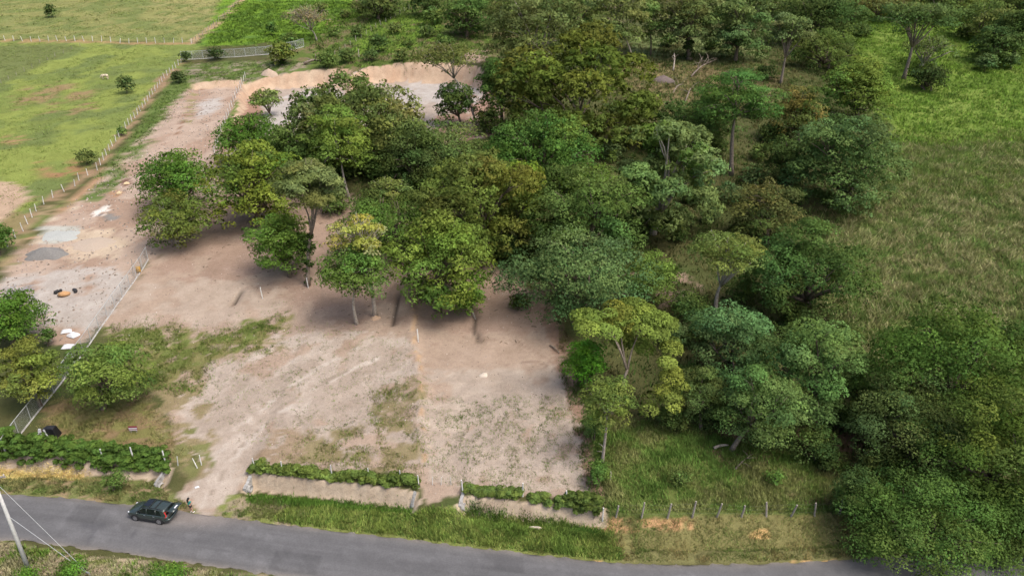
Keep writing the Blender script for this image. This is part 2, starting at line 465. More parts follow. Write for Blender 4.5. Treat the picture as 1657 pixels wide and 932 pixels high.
LAY = [
 # (kind, data, colour, patchiness 0..1 (share left bare), noise scale m, edge jitter px)
 ('p', [(430, -60), (1010, -60), (1010, 60), (820, 90), (560, 125), (440, 105)], (.085, .125, .03), 0, 4, 8),
 ('p', [(430, -60), (1010, -60), (1010, 60), (820, 90), (560, 125), (440, 105)], (.15, .13, .07), .6, 5, 8),
 ('p', [(600, 30), (700, 20), (720, 70), (640, 90), (560, 90)], (.12, .2, .03), .2, 4, 8),
 ('p', [(-90, 66), (300, 70), (330, 75), (292, 103), (178, 240), (60, 335), (0, 395), (-90, 430)], PAST, 0, 4, 3),
 ('p', [(-90, 66), (300, 70), (330, 75), (292, 103), (178, 240), (60, 335), (0, 395), (-90, 430)], (.125, .165, .055), .5, 9, 3),
 ('p', [(-90, 66), (300, 70), (330, 75), (292, 103), (178, 240), (60, 335), (0, 395), (-90, 430)], (.185, .23, .06), .6, 6, 3),
 ('p', [(-90, -60), (400, -60), (388, 0), (312, 69), (0, 64), (-90, 62)], (.14, .175, .06), 0, 4, 2),
 ('p', [(-90, -60), (400, -60), (388, 0), (312, 69), (0, 64), (-90, 62)], (.2, .21, .08), .62, 5, 2),
 ('p', [(230, -30), (385, -30), (340, 40), (260, 40)], (.24, .235, .1), .5, 3, 8),
 ('p', [(-90, 72), (135, 74), (0, 138), (-90, 180)], (.125, .155, .055), 0, 4, 3),
 ('p', [(392, -60), (620, -60), (560, 20), (500, 68), (320, 76)], (.125, .225, .025), 0, 4, 4),
 ('p', [(392, -60), (620, -60), (560, 20), (500, 68), (320, 76)], (.085, .16, .03), .62, 4, 4),
 ('p', [(20, 150), (110, 130), (170, 150), (150, 180), (60, 185), (20, 170)], (.22, .17, .09), .55, 3, 10),
 ('p', [(60, 268), (130, 258), (150, 268), (100, 286), (60, 285)], (.27, .16, .09), .4, 2, 8),
 ('p', [(5, 225), (25, 218), (50, 225), (30, 235), (8, 235)], (.27, .19, .1), .35, 1.5, 4),
 ('p', [(0, 310), (60, 320), (60, 345), (0, 395), (-40, 390)], (.2, .17, .085), .35, 2, 6),
 ('p', [(-60, 292), (0, 294), (32, 299), (46, 315), (34, 338), (0, 362), (-60, 376)], (.36, .275, .205), 0, 2, 3),
 ('l', FENCE1, (.25, .18, .115), 5.5, .15, 4),
 ('l', TOPF, (.27, .2, .1), 2.2, .2, 2),
 ('l', TOPF2, (.33, .25, .15), 4.5, .15, 3),
 ('p', [(294, 106), (440, 98), (505, 100), (490, 122), (400, 131), (311, 138), (246, 214), (190, 288), (150, 300), (170, 275), (225, 205), (262, 150)], (.105, .15, .045), 0, 2, 4),
 ('p', [(294, 106), (440, 98), (505, 100), (490, 122), (400, 131), (311, 138)], (.24, .21, .16), .62, 2, 4),
 ('p', YARD, (.35, .28, .232), 0, 3, 5),
 ('p', YARD, (.30, .222, .175), .55, 5, 5),
 ('p', [(0, 405), (60, 345), (112, 318), (150, 312), (60, 372), (0, 455)], (.25, .2, .12), .1, 1.5, 6),
 ('p', [(0, 405), (60, 345), (112, 318), (150, 312), (60, 372), (0, 455)], (.12, .15, .05), .55, 1.5, 6),
 ('p', [(115, 310), (165, 290), (205, 262), (230, 235), (243, 212), (248, 228), (215, 265), (190, 300), (150, 330)], (.10, .15, .045), .35, 2, 5),
 ('p', [(0, 455), (100, 435), (200, 435), (205, 470), (150, 540), (60, 520), (0, 500)], (.36, .335, .315), .2, 4, 8),
 ('p', [(10, 462), (50, 460), (62, 480), (40, 490), (8, 480)], (.24, .24, .245), .3, 1, 4),
 ('p', [(100, 380), (180, 365), (215, 395), (180, 420), (110, 422)], (.42, .35, .275), .15, 3, 8),
 ('p', [(68, 368), (90, 364), (130, 366), (128, 378), (105, 392), (72, 394), (64, 382)], (.36, .37, .345), 0, 2, 2),
 ('p', [(147, 342), (160, 339), (175, 330), (178, 340), (168, 350), (150, 349)], (.6, .59, .57), .1, 1, 2),
 ('e', (163, 348, 4.5, 2.6), (.13, .13, .135), 0, 1, 1),
 ('e', (180, 352, 11.5, 5), (.21, .205, .2), 0, 1, 2),
 ('e', (203, 296, 10, 5), (.16, .1, .08), 0, 1, 2),
 ('e', (187, 315, 10, 6), (.32, .21, .14), .2, 1, 2),
 ('l', [(20, 412), (52, 378), (92, 346), (128, 318), (160, 292)], (.33, .22, .14), 3.5, .2, 3),
 ('l', [(60, 392), (88, 360), (118, 336)], (.42, .36, .29), 3.5, .4, 4),
 # terraces
 ('p', [(372, 192), (405, 136), (520, 117), (560, 122), (600, 110), (700, 104), (760, 110), (802, 140), (815, 215), (700, 235), (600, 230), (430, 235), (350, 262)], (.33, .285, .25), 0, 3, 3),
 ('p', [(372, 192), (405, 136), (425, 150), (420, 200), (350, 262)], (.28, .18, .135), .15, 3, 4),
 ('p', [(740, 130), (805, 150), (815, 215), (700, 235), (700, 190), (740, 185)], (.28, .19, .15), .3, 3, 4),
 ('p', [(352, 225), (385, 160), (400, 133), (408, 133), (392, 165), (362, 235)], (.11, .16, .04), .2, 1.5, 2),
 ('p', [(296, 205), (310, 145), (318, 145), (308, 200)], (.2, .19, .09), .2, 1.5, 2),
 ('p', [(745, 85), (790, 80), (790, 100), (750, 100)], (.36, .27, .22), .1, 2, 4),
 ('p', [(425, 168), (500, 148), (560, 148), (545, 190), (430, 204)], (.37, .35, .335), .1, 4, 5),
 ('p', [(590, 165), (640, 140), (700, 122), (790, 150), (755, 182), (690, 165), (640, 185)], (.37, .35, .335), .1, 4, 5),
 ('p', [(322, 166), (364, 158), (348, 184), (314, 192)], (.37, .35, .335), .15, 3, 4),
 ('l', [(312, 142), (306, 165), (296, 195), (286, 218)], (.21, .135, .095), 1.8, .2, 1),
 ('l', [(312, 147), (345, 143), (384, 140)], (.24, .155, .115), 1.6, .25, 1),
 # building lots
 ('p', LOT, PINK, 0, 3, 6),
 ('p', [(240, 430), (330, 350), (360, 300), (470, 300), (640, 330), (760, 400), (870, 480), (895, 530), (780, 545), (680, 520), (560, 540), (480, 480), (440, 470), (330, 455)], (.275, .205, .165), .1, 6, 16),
 ('p', [(200, 470), (300, 450), (430, 470), (480, 490), (420, 520), (300, 540), (220, 530), (180, 510)], (.335, .28, .235), .2, 3, 12),
 ('p', [(270, 650), (360, 590), (450, 540), (560, 535), (660, 545), (678, 600), (640, 640), (600, 700), (450, 740), (400, 760), (350, 834), (270, 835), (330, 740)], (.365, .32, .282), .12, 3, 14),
 ('p', [(690, 600), (920, 590), (960, 760), (945, 812), (750, 785), (690, 770)], (.355, .305, .26), .1, 3, 12),
 ('p', [(270, 650), (660, 545), (678, 600), (600, 740), (690, 600), (920, 600), (960, 760), (400, 760)], (.315, .27, .232), .5, 2.5, 12),
 ('l', [(322, 828), (352, 772), (422, 692), (520, 622), (610, 580)], (.41, .37, .335), 3.0, .35, 2),
 ('l', [(296, 820), (328, 762), (396, 682), (498, 606), (580, 562)], (.41, .37, .335), 3.0, .35, 2),
 ('l', [(340, 800), (375, 735), (450, 660), (560, 600)], (.27, .23, .195), 1.8, .45, 3),
 ('l', [(690, 560), (760, 548), (840, 552), (900, 590)], (.27, .205, .165), 1.5, .5, 4),
 ('l', [(820, 590), (870, 585), (905, 600)], (.24, .18, .145), 1.5, .4, 4),
 ('p', [(76, 650), (240, 640), (278, 690), (305, 745), (270, 738), (60, 715)], (.20, .15, .085), .15, 2, 10),
 ('p', [(76, 650), (240, 640), (278, 690), (315, 750), (270, 738), (60, 715)], (.16, .16, .06), .55, 1.5, 6),
 ('p', [(165, 535), (250, 522), (330, 545), (440, 508), (476, 488), (440, 560), (350, 590), (320, 640), (240, 630)], (.17, .165, .07), .36, 1.5, 12),
 ('p', [(165, 535), (250, 522), (330, 545), (440, 508), (400, 560), (250, 610)], (.12, .15, .045), .45, 1.2, 8),
 ('p', [(610, 630), (680, 605), (686, 770), (560, 762), (450, 740), (520, 690), (600, 700)], (.21, .18, .105), .4, 1.6, 14),
 ('p', [(400, 755), (450, 690), (500, 700), (480, 760), (410, 765)], (.25, .195, .14), .35, 1, 8),
 ('p', [(235, 640), (300, 610), (350, 640), (345, 700), (330, 770), (290, 770), (270, 700)], (.22, .185, .11), .5, 1.4, 12),
 ('p', [(270, 690), (330, 690), (345, 750), (310, 800), (290, 760)], (.15, .16, .065), .6, 1.2, 10),
 ('l', DIV, (.36, .26, .175), 2.4, .4, 2),
 ('p', [(880, 490), (925, 560), (950, 680), (970, 770), (990, 832), (955, 818), (930, 690), (905, 590), (870, 520)], (.24, .165, .125), .15, 1.5, 6),
 # right of the lots
 ('p', [(1385, 240), (1657, 225), (1900, 225), (1900, 600), (1400, 600), (1335, 500), (1335, 420)], DRY, 0, 3, 22),
 ('p', [(1385, 240), (1657, 225), (1900, 225), (1900, 600), (1400, 600), (1335, 500), (1335, 420)], (.10, .125, .04), .35, 4, 22),
 ('p', [(1330, -60), (1900, -60), (1900, 240), (1700, 262), (1610, 236), (1560, 268), (1500, 238), (1440, 258), (1430, 170), (1400, 110), (1330, 90)], LUSH, 0, 4, 18),
 ('p', [(1330, -60), (1900, -60), (1900, 240), (1700, 262), (1610, 236), (1560, 268), (1500, 238), (1440, 258), (1430, 170), (1400, 110), (1330, 90)], (.15, .215, .045), .5, 5, 18),
 ('p', [(1400, 225), (1560, 222), (1760, 212), (1900, 220), (1900, 300), (1700, 300), (1560, 318), (1400, 305)], (.135, .16, .05), .3, 4, 22),
 ('p', [(980, 95), (1140, 85), (1260, 110), (1280, 165), (1060, 195), (1000, 150)], (.19, .155, .085), .1, 3, 8),
 ('p', [(1020, 60), (1240, 60), (1240, 110), (1020, 100)], (.14, .18, .07), .2, 3, 8),
 ('p', [(950, 680), (1180, 690), (1370, 740), (1365, 838), (985, 838)], (.095, .125, .035), 0, 2, 8),
 ('p', [(1120, 700), (1400, 690), (1400, 820), (1230, 815)], (.13, .09, .06), .4, 2, 8),
 ('p', [(1020, 440), (1100, 440), (1150, 480), (1060, 500)], (.27, .2, .16), .4, 2, 8),
 # roadside
 ('p', [(-90, 755), (0, 765), (250, 775), (280, 800), (330, 832), (210, 818), (0, 800), (-90, 790)], (.13, .15, .055), 0, 1, 3),
 ('p', [(-90, 755), (0, 765), (250, 775), (280, 800), (330, 832), (210, 818), (0, 800), (-90, 790)], (.24, .19, .115), .55, 1, 3),
 ('p', [(-90, 742), (0, 750), (130, 752), (150, 765), (128, 776), (0, 772), (-90, 765)], (.46, .33, .15), .1, 1, 3),
 ('p', [(375, 800), (670, 828), (760, 812), (985, 850), (1010, 912), (850, 896), (640, 871), (480, 853), (345, 834)], (.16, .19, .06), 0, 1, 3),
 ('p', [(375, 800), (520, 815), (480, 853), (345, 834)], (.25, .215, .15), .4, 1, 3),
 ('p', [(960, 838), (1400, 832), (1400, 892), (1000, 892)], (.17, .165, .07), 0, 1, 5),
 ('p', [(940, 838), (1120, 838), (1140, 856), (940, 862)], (.40, .25, .135), .36, 1, 5),
 ('p', [(1215, 858), (1245, 856), (1245, 870), (1218, 870)], (.5, .34, .16), .1, 1, 2),
 ('p', [(1000, 888), (1400, 886), (1400, 914), (1000, 914)], (.16, .16, .07), .1, 1, 3),
 ('l', [(960, 908), (1010, 912), (1200, 913), (1355, 906)], (.40, .27, .13), 2.0, .15, 1),
 ('p', [(-200, 862), (0, 874), (130, 896), (300, 916), (460, 938), (600, 950), (600, 1300), (-300, 1300)], (.30, .25, .18), 0, 1, 3),
 ('p', [(-200, 862), (0, 874), (130, 896), (300, 916), (460, 938), (600, 950), (600, 1300), (-300, 1300)], (.13, .16, .045), .5, 1, 3),
]
def paint(x, y, z, slope):
    px, py, d = project(x, y, z)
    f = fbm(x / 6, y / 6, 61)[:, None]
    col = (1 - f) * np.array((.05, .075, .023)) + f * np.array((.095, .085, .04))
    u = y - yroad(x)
    # natural scarps: freshly cut faces
    vis = np.nonzero((px > -500) & (px < 2200) & (py > -120) & (py < 1400) & (y > 20))[0]
    vx, vy, vpx, vpy = x[vis], y[vis], px[vis], py[vis]
    J1 = (fbm(vx / 5, vy / 5, 100, 5) - .5) * 3.2; J2 = (fbm(vx / 5, vy / 5, 200, 5) - .5) * 2.0
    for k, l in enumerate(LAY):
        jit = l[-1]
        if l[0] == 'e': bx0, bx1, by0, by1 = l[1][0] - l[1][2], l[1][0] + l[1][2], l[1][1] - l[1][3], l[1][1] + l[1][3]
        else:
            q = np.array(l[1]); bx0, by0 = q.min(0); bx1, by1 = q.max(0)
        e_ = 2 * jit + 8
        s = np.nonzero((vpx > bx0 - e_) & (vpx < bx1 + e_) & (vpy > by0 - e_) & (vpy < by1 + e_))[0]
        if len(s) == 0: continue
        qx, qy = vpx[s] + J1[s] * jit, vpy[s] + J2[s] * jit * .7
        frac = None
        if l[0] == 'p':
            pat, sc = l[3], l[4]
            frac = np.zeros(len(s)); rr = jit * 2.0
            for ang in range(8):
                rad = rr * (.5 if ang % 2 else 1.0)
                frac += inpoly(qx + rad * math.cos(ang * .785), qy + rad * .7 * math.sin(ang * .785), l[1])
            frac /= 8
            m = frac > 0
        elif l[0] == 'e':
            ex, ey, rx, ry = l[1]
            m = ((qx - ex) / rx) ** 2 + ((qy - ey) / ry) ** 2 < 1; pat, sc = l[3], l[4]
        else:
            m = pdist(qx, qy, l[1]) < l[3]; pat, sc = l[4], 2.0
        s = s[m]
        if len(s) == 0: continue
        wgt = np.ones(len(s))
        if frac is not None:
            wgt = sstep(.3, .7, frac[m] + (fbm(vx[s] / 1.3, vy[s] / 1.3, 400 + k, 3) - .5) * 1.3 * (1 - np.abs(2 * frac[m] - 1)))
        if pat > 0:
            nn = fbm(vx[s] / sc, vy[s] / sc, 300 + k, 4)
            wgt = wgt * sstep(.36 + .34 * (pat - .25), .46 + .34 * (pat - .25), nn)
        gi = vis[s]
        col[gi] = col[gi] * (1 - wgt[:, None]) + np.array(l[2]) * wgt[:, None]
    # cut faces of roadside bank and terraces
    bank = (u > 3) & (u < 6) & (x < XE) & (slope > .6)
    n = fbm(x / .8, y / .8, 71)[:, None]
    col = np.where(bank[:, None], (1 - n) * np.array((.33, .265, .205)) + n * np.array((.47, .4, .32)), col)
    sc = (u > 60) & (slope > .5)
    n = fbm(x / 2.5, z / .8, 72)[:, None]
    col = np.where(sc[:, None], (1 - n) * np.array((.38, .25, .175)) + n * np.array((.46, .385, .3)), col)
    col = col * np.array((1.07, 1.03, .965))
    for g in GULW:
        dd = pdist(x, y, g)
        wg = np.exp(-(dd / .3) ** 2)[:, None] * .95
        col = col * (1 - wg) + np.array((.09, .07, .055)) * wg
    return col

X, Y = GX.ravel(), GY.ravel()
Z = GZ.ravel()
zz = Z.reshape(GX.shape)
dzx = np.gradient(zz, gx, axis=1); dzy = np.gradient(zz, gy, axis=0)
slope = np.hypot(dzx, dzy).ravel()
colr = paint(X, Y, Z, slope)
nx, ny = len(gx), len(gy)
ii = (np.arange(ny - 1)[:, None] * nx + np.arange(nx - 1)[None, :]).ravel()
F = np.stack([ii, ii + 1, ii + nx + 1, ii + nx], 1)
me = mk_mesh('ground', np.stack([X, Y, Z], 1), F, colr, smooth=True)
g = link('ground', me, M['ground']); g['kind'] = 'structure'

# ------------------------------------------------------------------ road
rx_ = axis([(-400, -90, 4), (-90, 60, .3), (60, 400, 4)])
nw = 26
V = []; C = []
for j in range(nw):
    t = j / (nw - 1)
    off = -t * (ROADW)
    ej = 0
    xx = rx_
    if j == 0: ej = (fbm(xx / .7, xx * 0, 81) - .5) * .9 - .1
    if j == nw - 1: ej = (fbm(xx / .7, xx * 0 + 9, 82) - .5) * .9 + .1
    yy = yroad(xx) + off + ej
    # smooth the plan of the road a little
    zz_ = .035 + .05 * (1 - (2 * t - 1) ** 2)
    if j in (0, nw - 1): zz_ = -.03
    V.append(np.stack([xx, yy, np.full_like(xx, zz_)], 1))
    px, py, _ = project(xx, yy, zz_)
    wh = .5 + .5 * np.cos((t - .5) * 2 * math.pi * 2)
    c0 = np.array((.113, .111, .112)) * (1 - .13 * wh)
    cc = np.repeat(c0[None, :], len(xx), 0)
    cc *= (.78 + .44 * fbm(xx / 9, np.full_like(xx, t * 16), 83, 5))[:, None]
    pt_ = sstep(.6, .66, fbm(xx / 2.2, np.full_like(xx, t * 4), 85, 5)) * .16
    cc *= (1 + pt_)[:, None]
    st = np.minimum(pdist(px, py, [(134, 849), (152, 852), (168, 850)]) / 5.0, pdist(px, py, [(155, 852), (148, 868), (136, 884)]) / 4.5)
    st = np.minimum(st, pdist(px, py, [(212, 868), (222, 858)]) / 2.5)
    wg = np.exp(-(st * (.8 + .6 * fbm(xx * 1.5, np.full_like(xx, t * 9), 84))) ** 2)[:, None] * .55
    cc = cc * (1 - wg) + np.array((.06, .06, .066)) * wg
    ed_ = (min(t, 1 - t) * ROADW)
    fr = np.clip(np.exp(-ed_ / .35) * (.2 + 1.3 * fbm(xx / 1.2, np.full_like(xx, t * 7), 86)), 0, .85)[:, None]
    cc = cc * (1 - fr) + np.array((.22, .19, .155)) * fr
    for (p0, p1, t0, t1) in ((-22, -17.5, .55, .9), (-3, 1.2, .1, .42), (12, 18, .3, .62), (-44, -41, .15, .5)):
        if t0 < t < t1: cc = np.where(((xx > p0) & (xx < p1))[:, None], cc * .8, cc)
    dust = (np.exp(-((px - 320) / 60) ** 2 - ((py - 838) / 14) ** 2) * .6)[:, None]
    cc = cc * (1 - dust) + np.array((.26, .22, .19)) * dust
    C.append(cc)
V = np.concatenate(V); C = np.concatenate(C); nrx = len(rx_)
ii = (np.arange(nw - 1)[:, None] * nrx + np.arange(nrx - 1)[None, :]).ravel()
F = np.stack([ii, ii + nrx, ii + nrx + 1, ii + 1], 1)
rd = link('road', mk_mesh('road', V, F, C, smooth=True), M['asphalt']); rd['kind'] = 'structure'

# ------------------------------------------------------------------ foliage generator
def leaves_from_clumps(cc, cr, ln, n_tot, L_, color, cvar, lobe_n, flat_=0.0, lw=.62, under=.35, droop=0.0, r=rng):
    """cc clump centres, cr radii, n_tot leaves of length L_"""
    k = len(cc)
    wgt = cr ** 2; wgt = wgt / wgt.sum()
    idx = r.choice(k, n_tot, p=wgt)
    d = r.normal(size=(n_tot, 3)); d /= np.linalg.norm(d, axis=1)[:, None]
    flip = (d[:, 2] < 0) & (r.random(n_tot) > under)
    d[flip, 2] *= -1
    rad = cr[idx] * (.8 + .26 * r.random(n_tot) ** .7)
    P = cc[idx] + d * rad[:, None] * np.array((1, 1, .58))
    P[:, 2] -= droop * np.clip(r.random(n_tot), 0, 1) * cr[idx]
    nrm = d * .9 + lobe_n[idx] * .5 + np.array((0, 0, .45)) + r.normal(size=(n_tot, 3)) * .2
    nrm /= np.linalg.norm(nrm, axis=1)[:, None]
    gn = nrm + r.normal(size=(n_tot, 3)) * .55
    gn /= np.linalg.norm(gn, axis=1)[:, None]
    t = np.cross(gn, r.normal(size=(n_tot, 3))); t /= np.linalg.norm(t, axis=1)[:, None] + 1e-9
    b_ = np.cross(gn, t)
    l = L_ * (.5 + 1.05 * r.random(n_tot) ** 1.4)[:, None]
    wv = l * lw * 1.4
    V = np.stack([P - t * l * .5 - b_ * wv * .5, P + t * l * .5, P + b_ * wv * .55 - t * l * .3], 1).reshape(-1, 3)
    F = np.arange(n_tot * 3).reshape(-1, 3)
    base = np.array(color)[None, :] if np.ndim(color) == 1 else color[idx]
    clv = (1 + (r.random(k) - .5) * 2 * cvar)[idx][:, None]
    hue = (r.random(k) - .5)[idx][:, None] * np.array((.35, .1, -.1)) * cvar * 2
    lv = (1 + (r.random(n_tot) - .5) * .35)[:, None]
    c_ = np.clip(base * clv * lv * (1 + hue), 0.004, 1)
    return V, F, np.repeat(c_, 3, 0), np.repeat(nrm, 3, 0)

STY = {  # n_lobes, lobe radius range, lobe flattening, clump radius m, layers, under, zmin, leaf aspect
 'dense':   dict(nl=16, lr=(.34, .5), lf=.9, cr=1.0, lay=5.5, under=.25, zmin=-.65, lw=.6, shell=1.0),
 'round':   dict(nl=12, lr=(.38, .55), lf=.95, cr=.85, lay=5.5, under=.25, zmin=-.7, lw=.6, shell=1.0),
 'lumpy':   dict(nl=18, lr=(.24, .42), lf=.85, cr=1.05, lay=5.0, under=.2, zmin=-.8, lw=.6, shell=1.0),
 'feather': dict(nl=20, lr=(.2, .38), lf=.8, cr=.75, lay=3.8, under=.3, zmin=-.8, lw=.4, shell=1.0),
 'open':    dict(nl=9, lr=(.24, .36), lf=.7, cr=.7, lay=3.2, under=.3, zmin=-.1, lw=.55, shell=1.0),
 'umbrella': dict(nl=13, lr=(.24, .38), lf=.55, cr=.8, lay=4.5, under=.25, zmin=.1, lw=.5, shell=1.0),
 'layer':   dict(nl=16, lr=(.26, .42), lf=.35, cr=.7, lay=4.5, under=.2, zmin=-.6, lw=.42, shell=.9),
 'vine':    dict(nl=22, lr=(.24, .42), lf=.95, cr=.9, lay=6.0, under=.4, zmin=-.8, lw=.65, shell=1.0),
  'big':     dict(nl=36, lr=(.17, .3), lf=.85, cr=1.0, lay=5.4, under=.2, zmin=-.85, lw=.6, shell=1.02),
 'bare':    dict(nl=14, lr=(.22, .34), lf=.6, cr=.6, lay=.9, under=.3, zmin=.1, lw=.4, shell=1.0),
}
def crown_lobes(rx, ry, rz, st, r):
    nl = st['nl']
    out_ = []
    ga = math.pi * (3 - math.sqrt(5))
    ph = r.random() * 6.28
    for i in range(nl):
        zf = 1 - (1 - st['zmin']) * (i + .5) / nl
        zf = np.clip(zf + (r.random() - .5) * .25, -1, 1)
        rr = math.sqrt(max(0, 1 - zf * zf))
        th = ph + ga * i + (r.random() - .5) * .7
        lr = st['lr'][0] + (st['lr'][1] - st['lr'][0]) * r.random()
        k = (1 - lr) * (st['shell'] * (.82 + .25 * r.random()))
        out_.append((k * rr * math.cos(th) * rx, k * rr * math.sin(th) * ry, (1 - lr * st['lf']) * (.85 + .2 * r.random()) * zf * rz, lr))
    out_.append((0, 0, .1 * rz, .5))
    if nl > 30:
        for q in ((.42, 0), (-.42, 0), (0, .4), (0, -.4)): out_.append((q[0] * rx, q[1] * ry, .15 * rz, .42))
    return np.array(out_)

def limb_path(a, b_, r, sag=.12, n=4):
    a = np.array(a); b_ = np.array(b_)
    L_ = np.linalg.norm(b_ - a)
    pts = []
    off = r.normal(size=3) * sag * L_
    for i in range(n + 1):
        t = i / n
        p_ = a * (1 - t) + b_ * t + off * math.sin(math.pi * t) * .5
        p_[2] += .10 * L_ * math.sin(math.pi * t)
        pts.append(tuple(p_))
    return pts

def soften(c_):
    c_ = (np.array(c_) * .84 + .16 * np.array((.105, .14, .042))) * 1.3 + np.array((.012, .01, .006))
    l_ = c_ @ np.array((.25, .65, .1))
    return c_ * np.array((1.03, 1.1, .9))
TREE_N = 0
LEAFTOT = 0
def tree(label, crown, base, color, style='lumpy', cat='tree', name='tree', bark='bark', group=None, cvar=.22, lay=1.0, lobes=None,
         leafk=1.0, trunk_r=None, tops=None, lean=0, ivy=False, zscale=1.0, stems=1, twigs=0, nlimb=11):
    """crown = (cx, cy, half width, half height) in photo pixels; base = pixel where the trunk meets the ground"""
    global TREE_N, LEAFTOT
    TREE_N += 1
    r = np.random.default_rng(1000 + TREE_N * 13)
    st = STY[style]
    cx, cy, hw, hh = crown
    if trunk_r is None: base = (base[0], min(base[1], cy + hh * .95))
    bp = gp(*base)
    if style not in ('umbrella', 'open', 'bare', 'layer'): hw, hh = hw * 1.16, hh * 1.33
    else: hw, hh = hw * 1.08, hh * 1.15
    if 380 < cx < 1110 and 140 < cy < 520 and hw > 30: hw, hh = hw * 1.1, hh * 1.12
    dx, dy, dz = ray(cx, cy)
    t = bp.y / float(dy)
    C0 = np.array((float(dx) * t, bp.y, CAMH + float(dz) * t))
    dist = bp.y * cp - (C0[2] - CAMH) * sp
    sc = FPX / dist
    rx = hw / sc
    dele = math.atan2(CAMH - C0[2], bp.y)
    ry = rx * .9
    q = (hh / sc) ** 2 - (ry * math.sin(dele)) ** 2
    rz = math.sqrt(max(q, (.36 * rx) ** 2)) / math.cos(dele) * zscale
    rz = min(rz, 1.25 * rx)
    root = thing(name, label, cat, bp, 0, group)
    C0 = C0 - np.array(bp)
    low = C0[2] - rz * .95
    lmin = .25
    if C0[2] - rz < -.3: pass
    if lobes is None:
        LB = crown_lobes(rx, ry, rz, st, r)
        LB[:, :3] += C0
        LBr = LB[:, 3] * rx
    else:                                     # lobes given by hand: (px, py, radius px, depth offset m)
        LB = []
        for (lx, ly, lr, ld) in lobes:
            ddx, ddy, ddz = ray(lx, ly)
            tt = (bp.y + ld) / float(ddy)
            LB.append((float(ddx) * tt - bp.x, ld, CAMH + float(ddz) * tt - bp.z, lr / sc))
        LB = np.array(LB); LBr = LB[:, 3]
    LBc = LB[:, :3]
    LBc[:, 2] = np.maximum(LBc[:, 2], LBr * .5 + .2)
    # clumps on lobe surfaces
    L_ = float(np.clip(.0031 * dist, .2, .75)) * leafk
    cr0 = st['cr'] * float(np.clip(rx / 5.0, .45, 1.15)) * max(1, dist / 140)
    CC = []; CR = []; LN = []; CB = []
    for (c_, lr_) in zip(LBc, LBr):
        area = 2 * math.pi * lr_ ** 2 * 1.3
        n = int(np.clip(area / (cr0 ** 2 * 2.3), 5, 70))
        d = r.normal(size=(n, 3)); d /= np.linalg.norm(d, axis=1)[:, None]
        fl = (d[:, 2] < -.15) & (r.random(n) < .75); d[fl, 2] *= -1
        k = (.72 + .33 * r.random(n))
        CC.append(c_ + d * (lr_ * k)[:, None] * np.array((1, 1, st['lf'])))
        CR.append(cr0 * (.65 + .6 * r.random(n)))
        o_ = d * .7 + (c_ - C0) / max(rx, .1) * .6
        LN.append(o_ / (np.linalg.norm(o_, axis=1)[:, None] + 1e-6))
        CB.append(np.tile((1 + (r.random() - .5) * .4) * np.array((1 + (r.random() - .5) * .3, 1, 1 - (r.random() - .5) * .2)), (n, 1)))
    CC = np.concatenate(CC); CR = np.concatenate(CR); LN = np.concatenate(LN); CB = np.concatenate(CB)
    CC[:, 2] = np.maximum(CC[:, 2], CR * .6)
    color = soften(color) * (.84 if style == 'big' else 1)
    colr = color[None, :] * CB
    if tops is not None:                      # second colour on part of the clumps
        col2, share = tops
        sel = (fbm((CC[:, 0] + 50) / (rx * .55), (CC[:, 1] + CC[:, 2] + 50) / (rx * .55), TREE_N) > 1 - share)
        colr[sel] = soften(col2) * CB[sel]
    sil = math.pi * rx * rz if lobes is None else .9 * sum(math.pi * q_ ** 2 for q_ in LBr)
    lay_ = st['lay'] * lay * .56 * (.8 if rx < 3 else 1)
    L_ *= .78
    nmax = 46000 if style == 'big' else 30000 if hw > 95 else 21000
    L_ = max(L_, math.sqrt(lay_ * sil / (.3 * st['lw'] / .6 * nmax)))
    n_tot = int(np.clip(lay_ * sil / (.3 * st['lw'] / .6 * L_ * L_), 250, nmax))
    LEAFTOT += n_tot
    V, F, C_, Nn = leaves_from_clumps(CC, CR, None, n_tot, L_, colr, cvar, LN, lw=st['lw'], under=st['under'], r=r, droop=.5 if style in ('feather', 'vine') else 0)
    V[:, 2] = np.maximum(V[:, 2], .03)
    link('crown', mk_mesh('crown', V, F, C_, Nn), M['leaf_fine'] if style in ('feather', 'layer', 'bare') else M['leaf'], root)
    # trunk and limbs
    mb = MB()
    H = C0[2]
    tr = trunk_r or float(np.clip(rx * .055, .07, .5))
    fork = C0 + np.array((0, 0, -rz * (.35 if style not in ('umbrella', 'open') else .75)))
    fork[2] = max(fork[2], H * .35)
    fork[0] = fork[0] * .75 + lean; fork[1] *= .5
    for s_ in range(stems):
        o_ = r.normal(size=3) * tr * (1.6 if stems > 1 else 0); o_[2] = 0
        pts = limb_path(o_ + np.array((0, 0, -.4)), fork + o_ * 2, r, .06, 6)
        n_ = len(pts)
        mb.tube(pts, [tr * (1.35 - .75 * min(1, i / (n_ - 1)) if i else 1.7) / (stems ** .4) for i in range(n_)], 8)
    order = np.argsort(-LBr)[:max(4, min(nlimb, len(LBr)))]
    for i in order:
        tgt = LBc[i] + np.array((0, 0, LBr[i] * .1))
        pts = limb_path(fork - np.array((0, 0, tr)), tgt, r, .12, 5)
        mb.tube(pts, [tr * (.62 - .5 * j / 5) for j in range(6)], 5)
        for _ in range((2 if rx > 3 else 0) + twigs):
            d = r.normal(size=3); d[2] = abs(d[2]) * .8
            d /= np.linalg.norm(d)
            pt2 = limb_path(pts[3], tgt + d * LBr[i] * (.85 + (.2 if twigs else 0)), r, .14, 3)
            mb.tube(pt2, [tr * .25, tr * .2, tr * .13, tr * .06], 4)
    link('trunk', mb.mesh('trunk', True), M[bark], root)
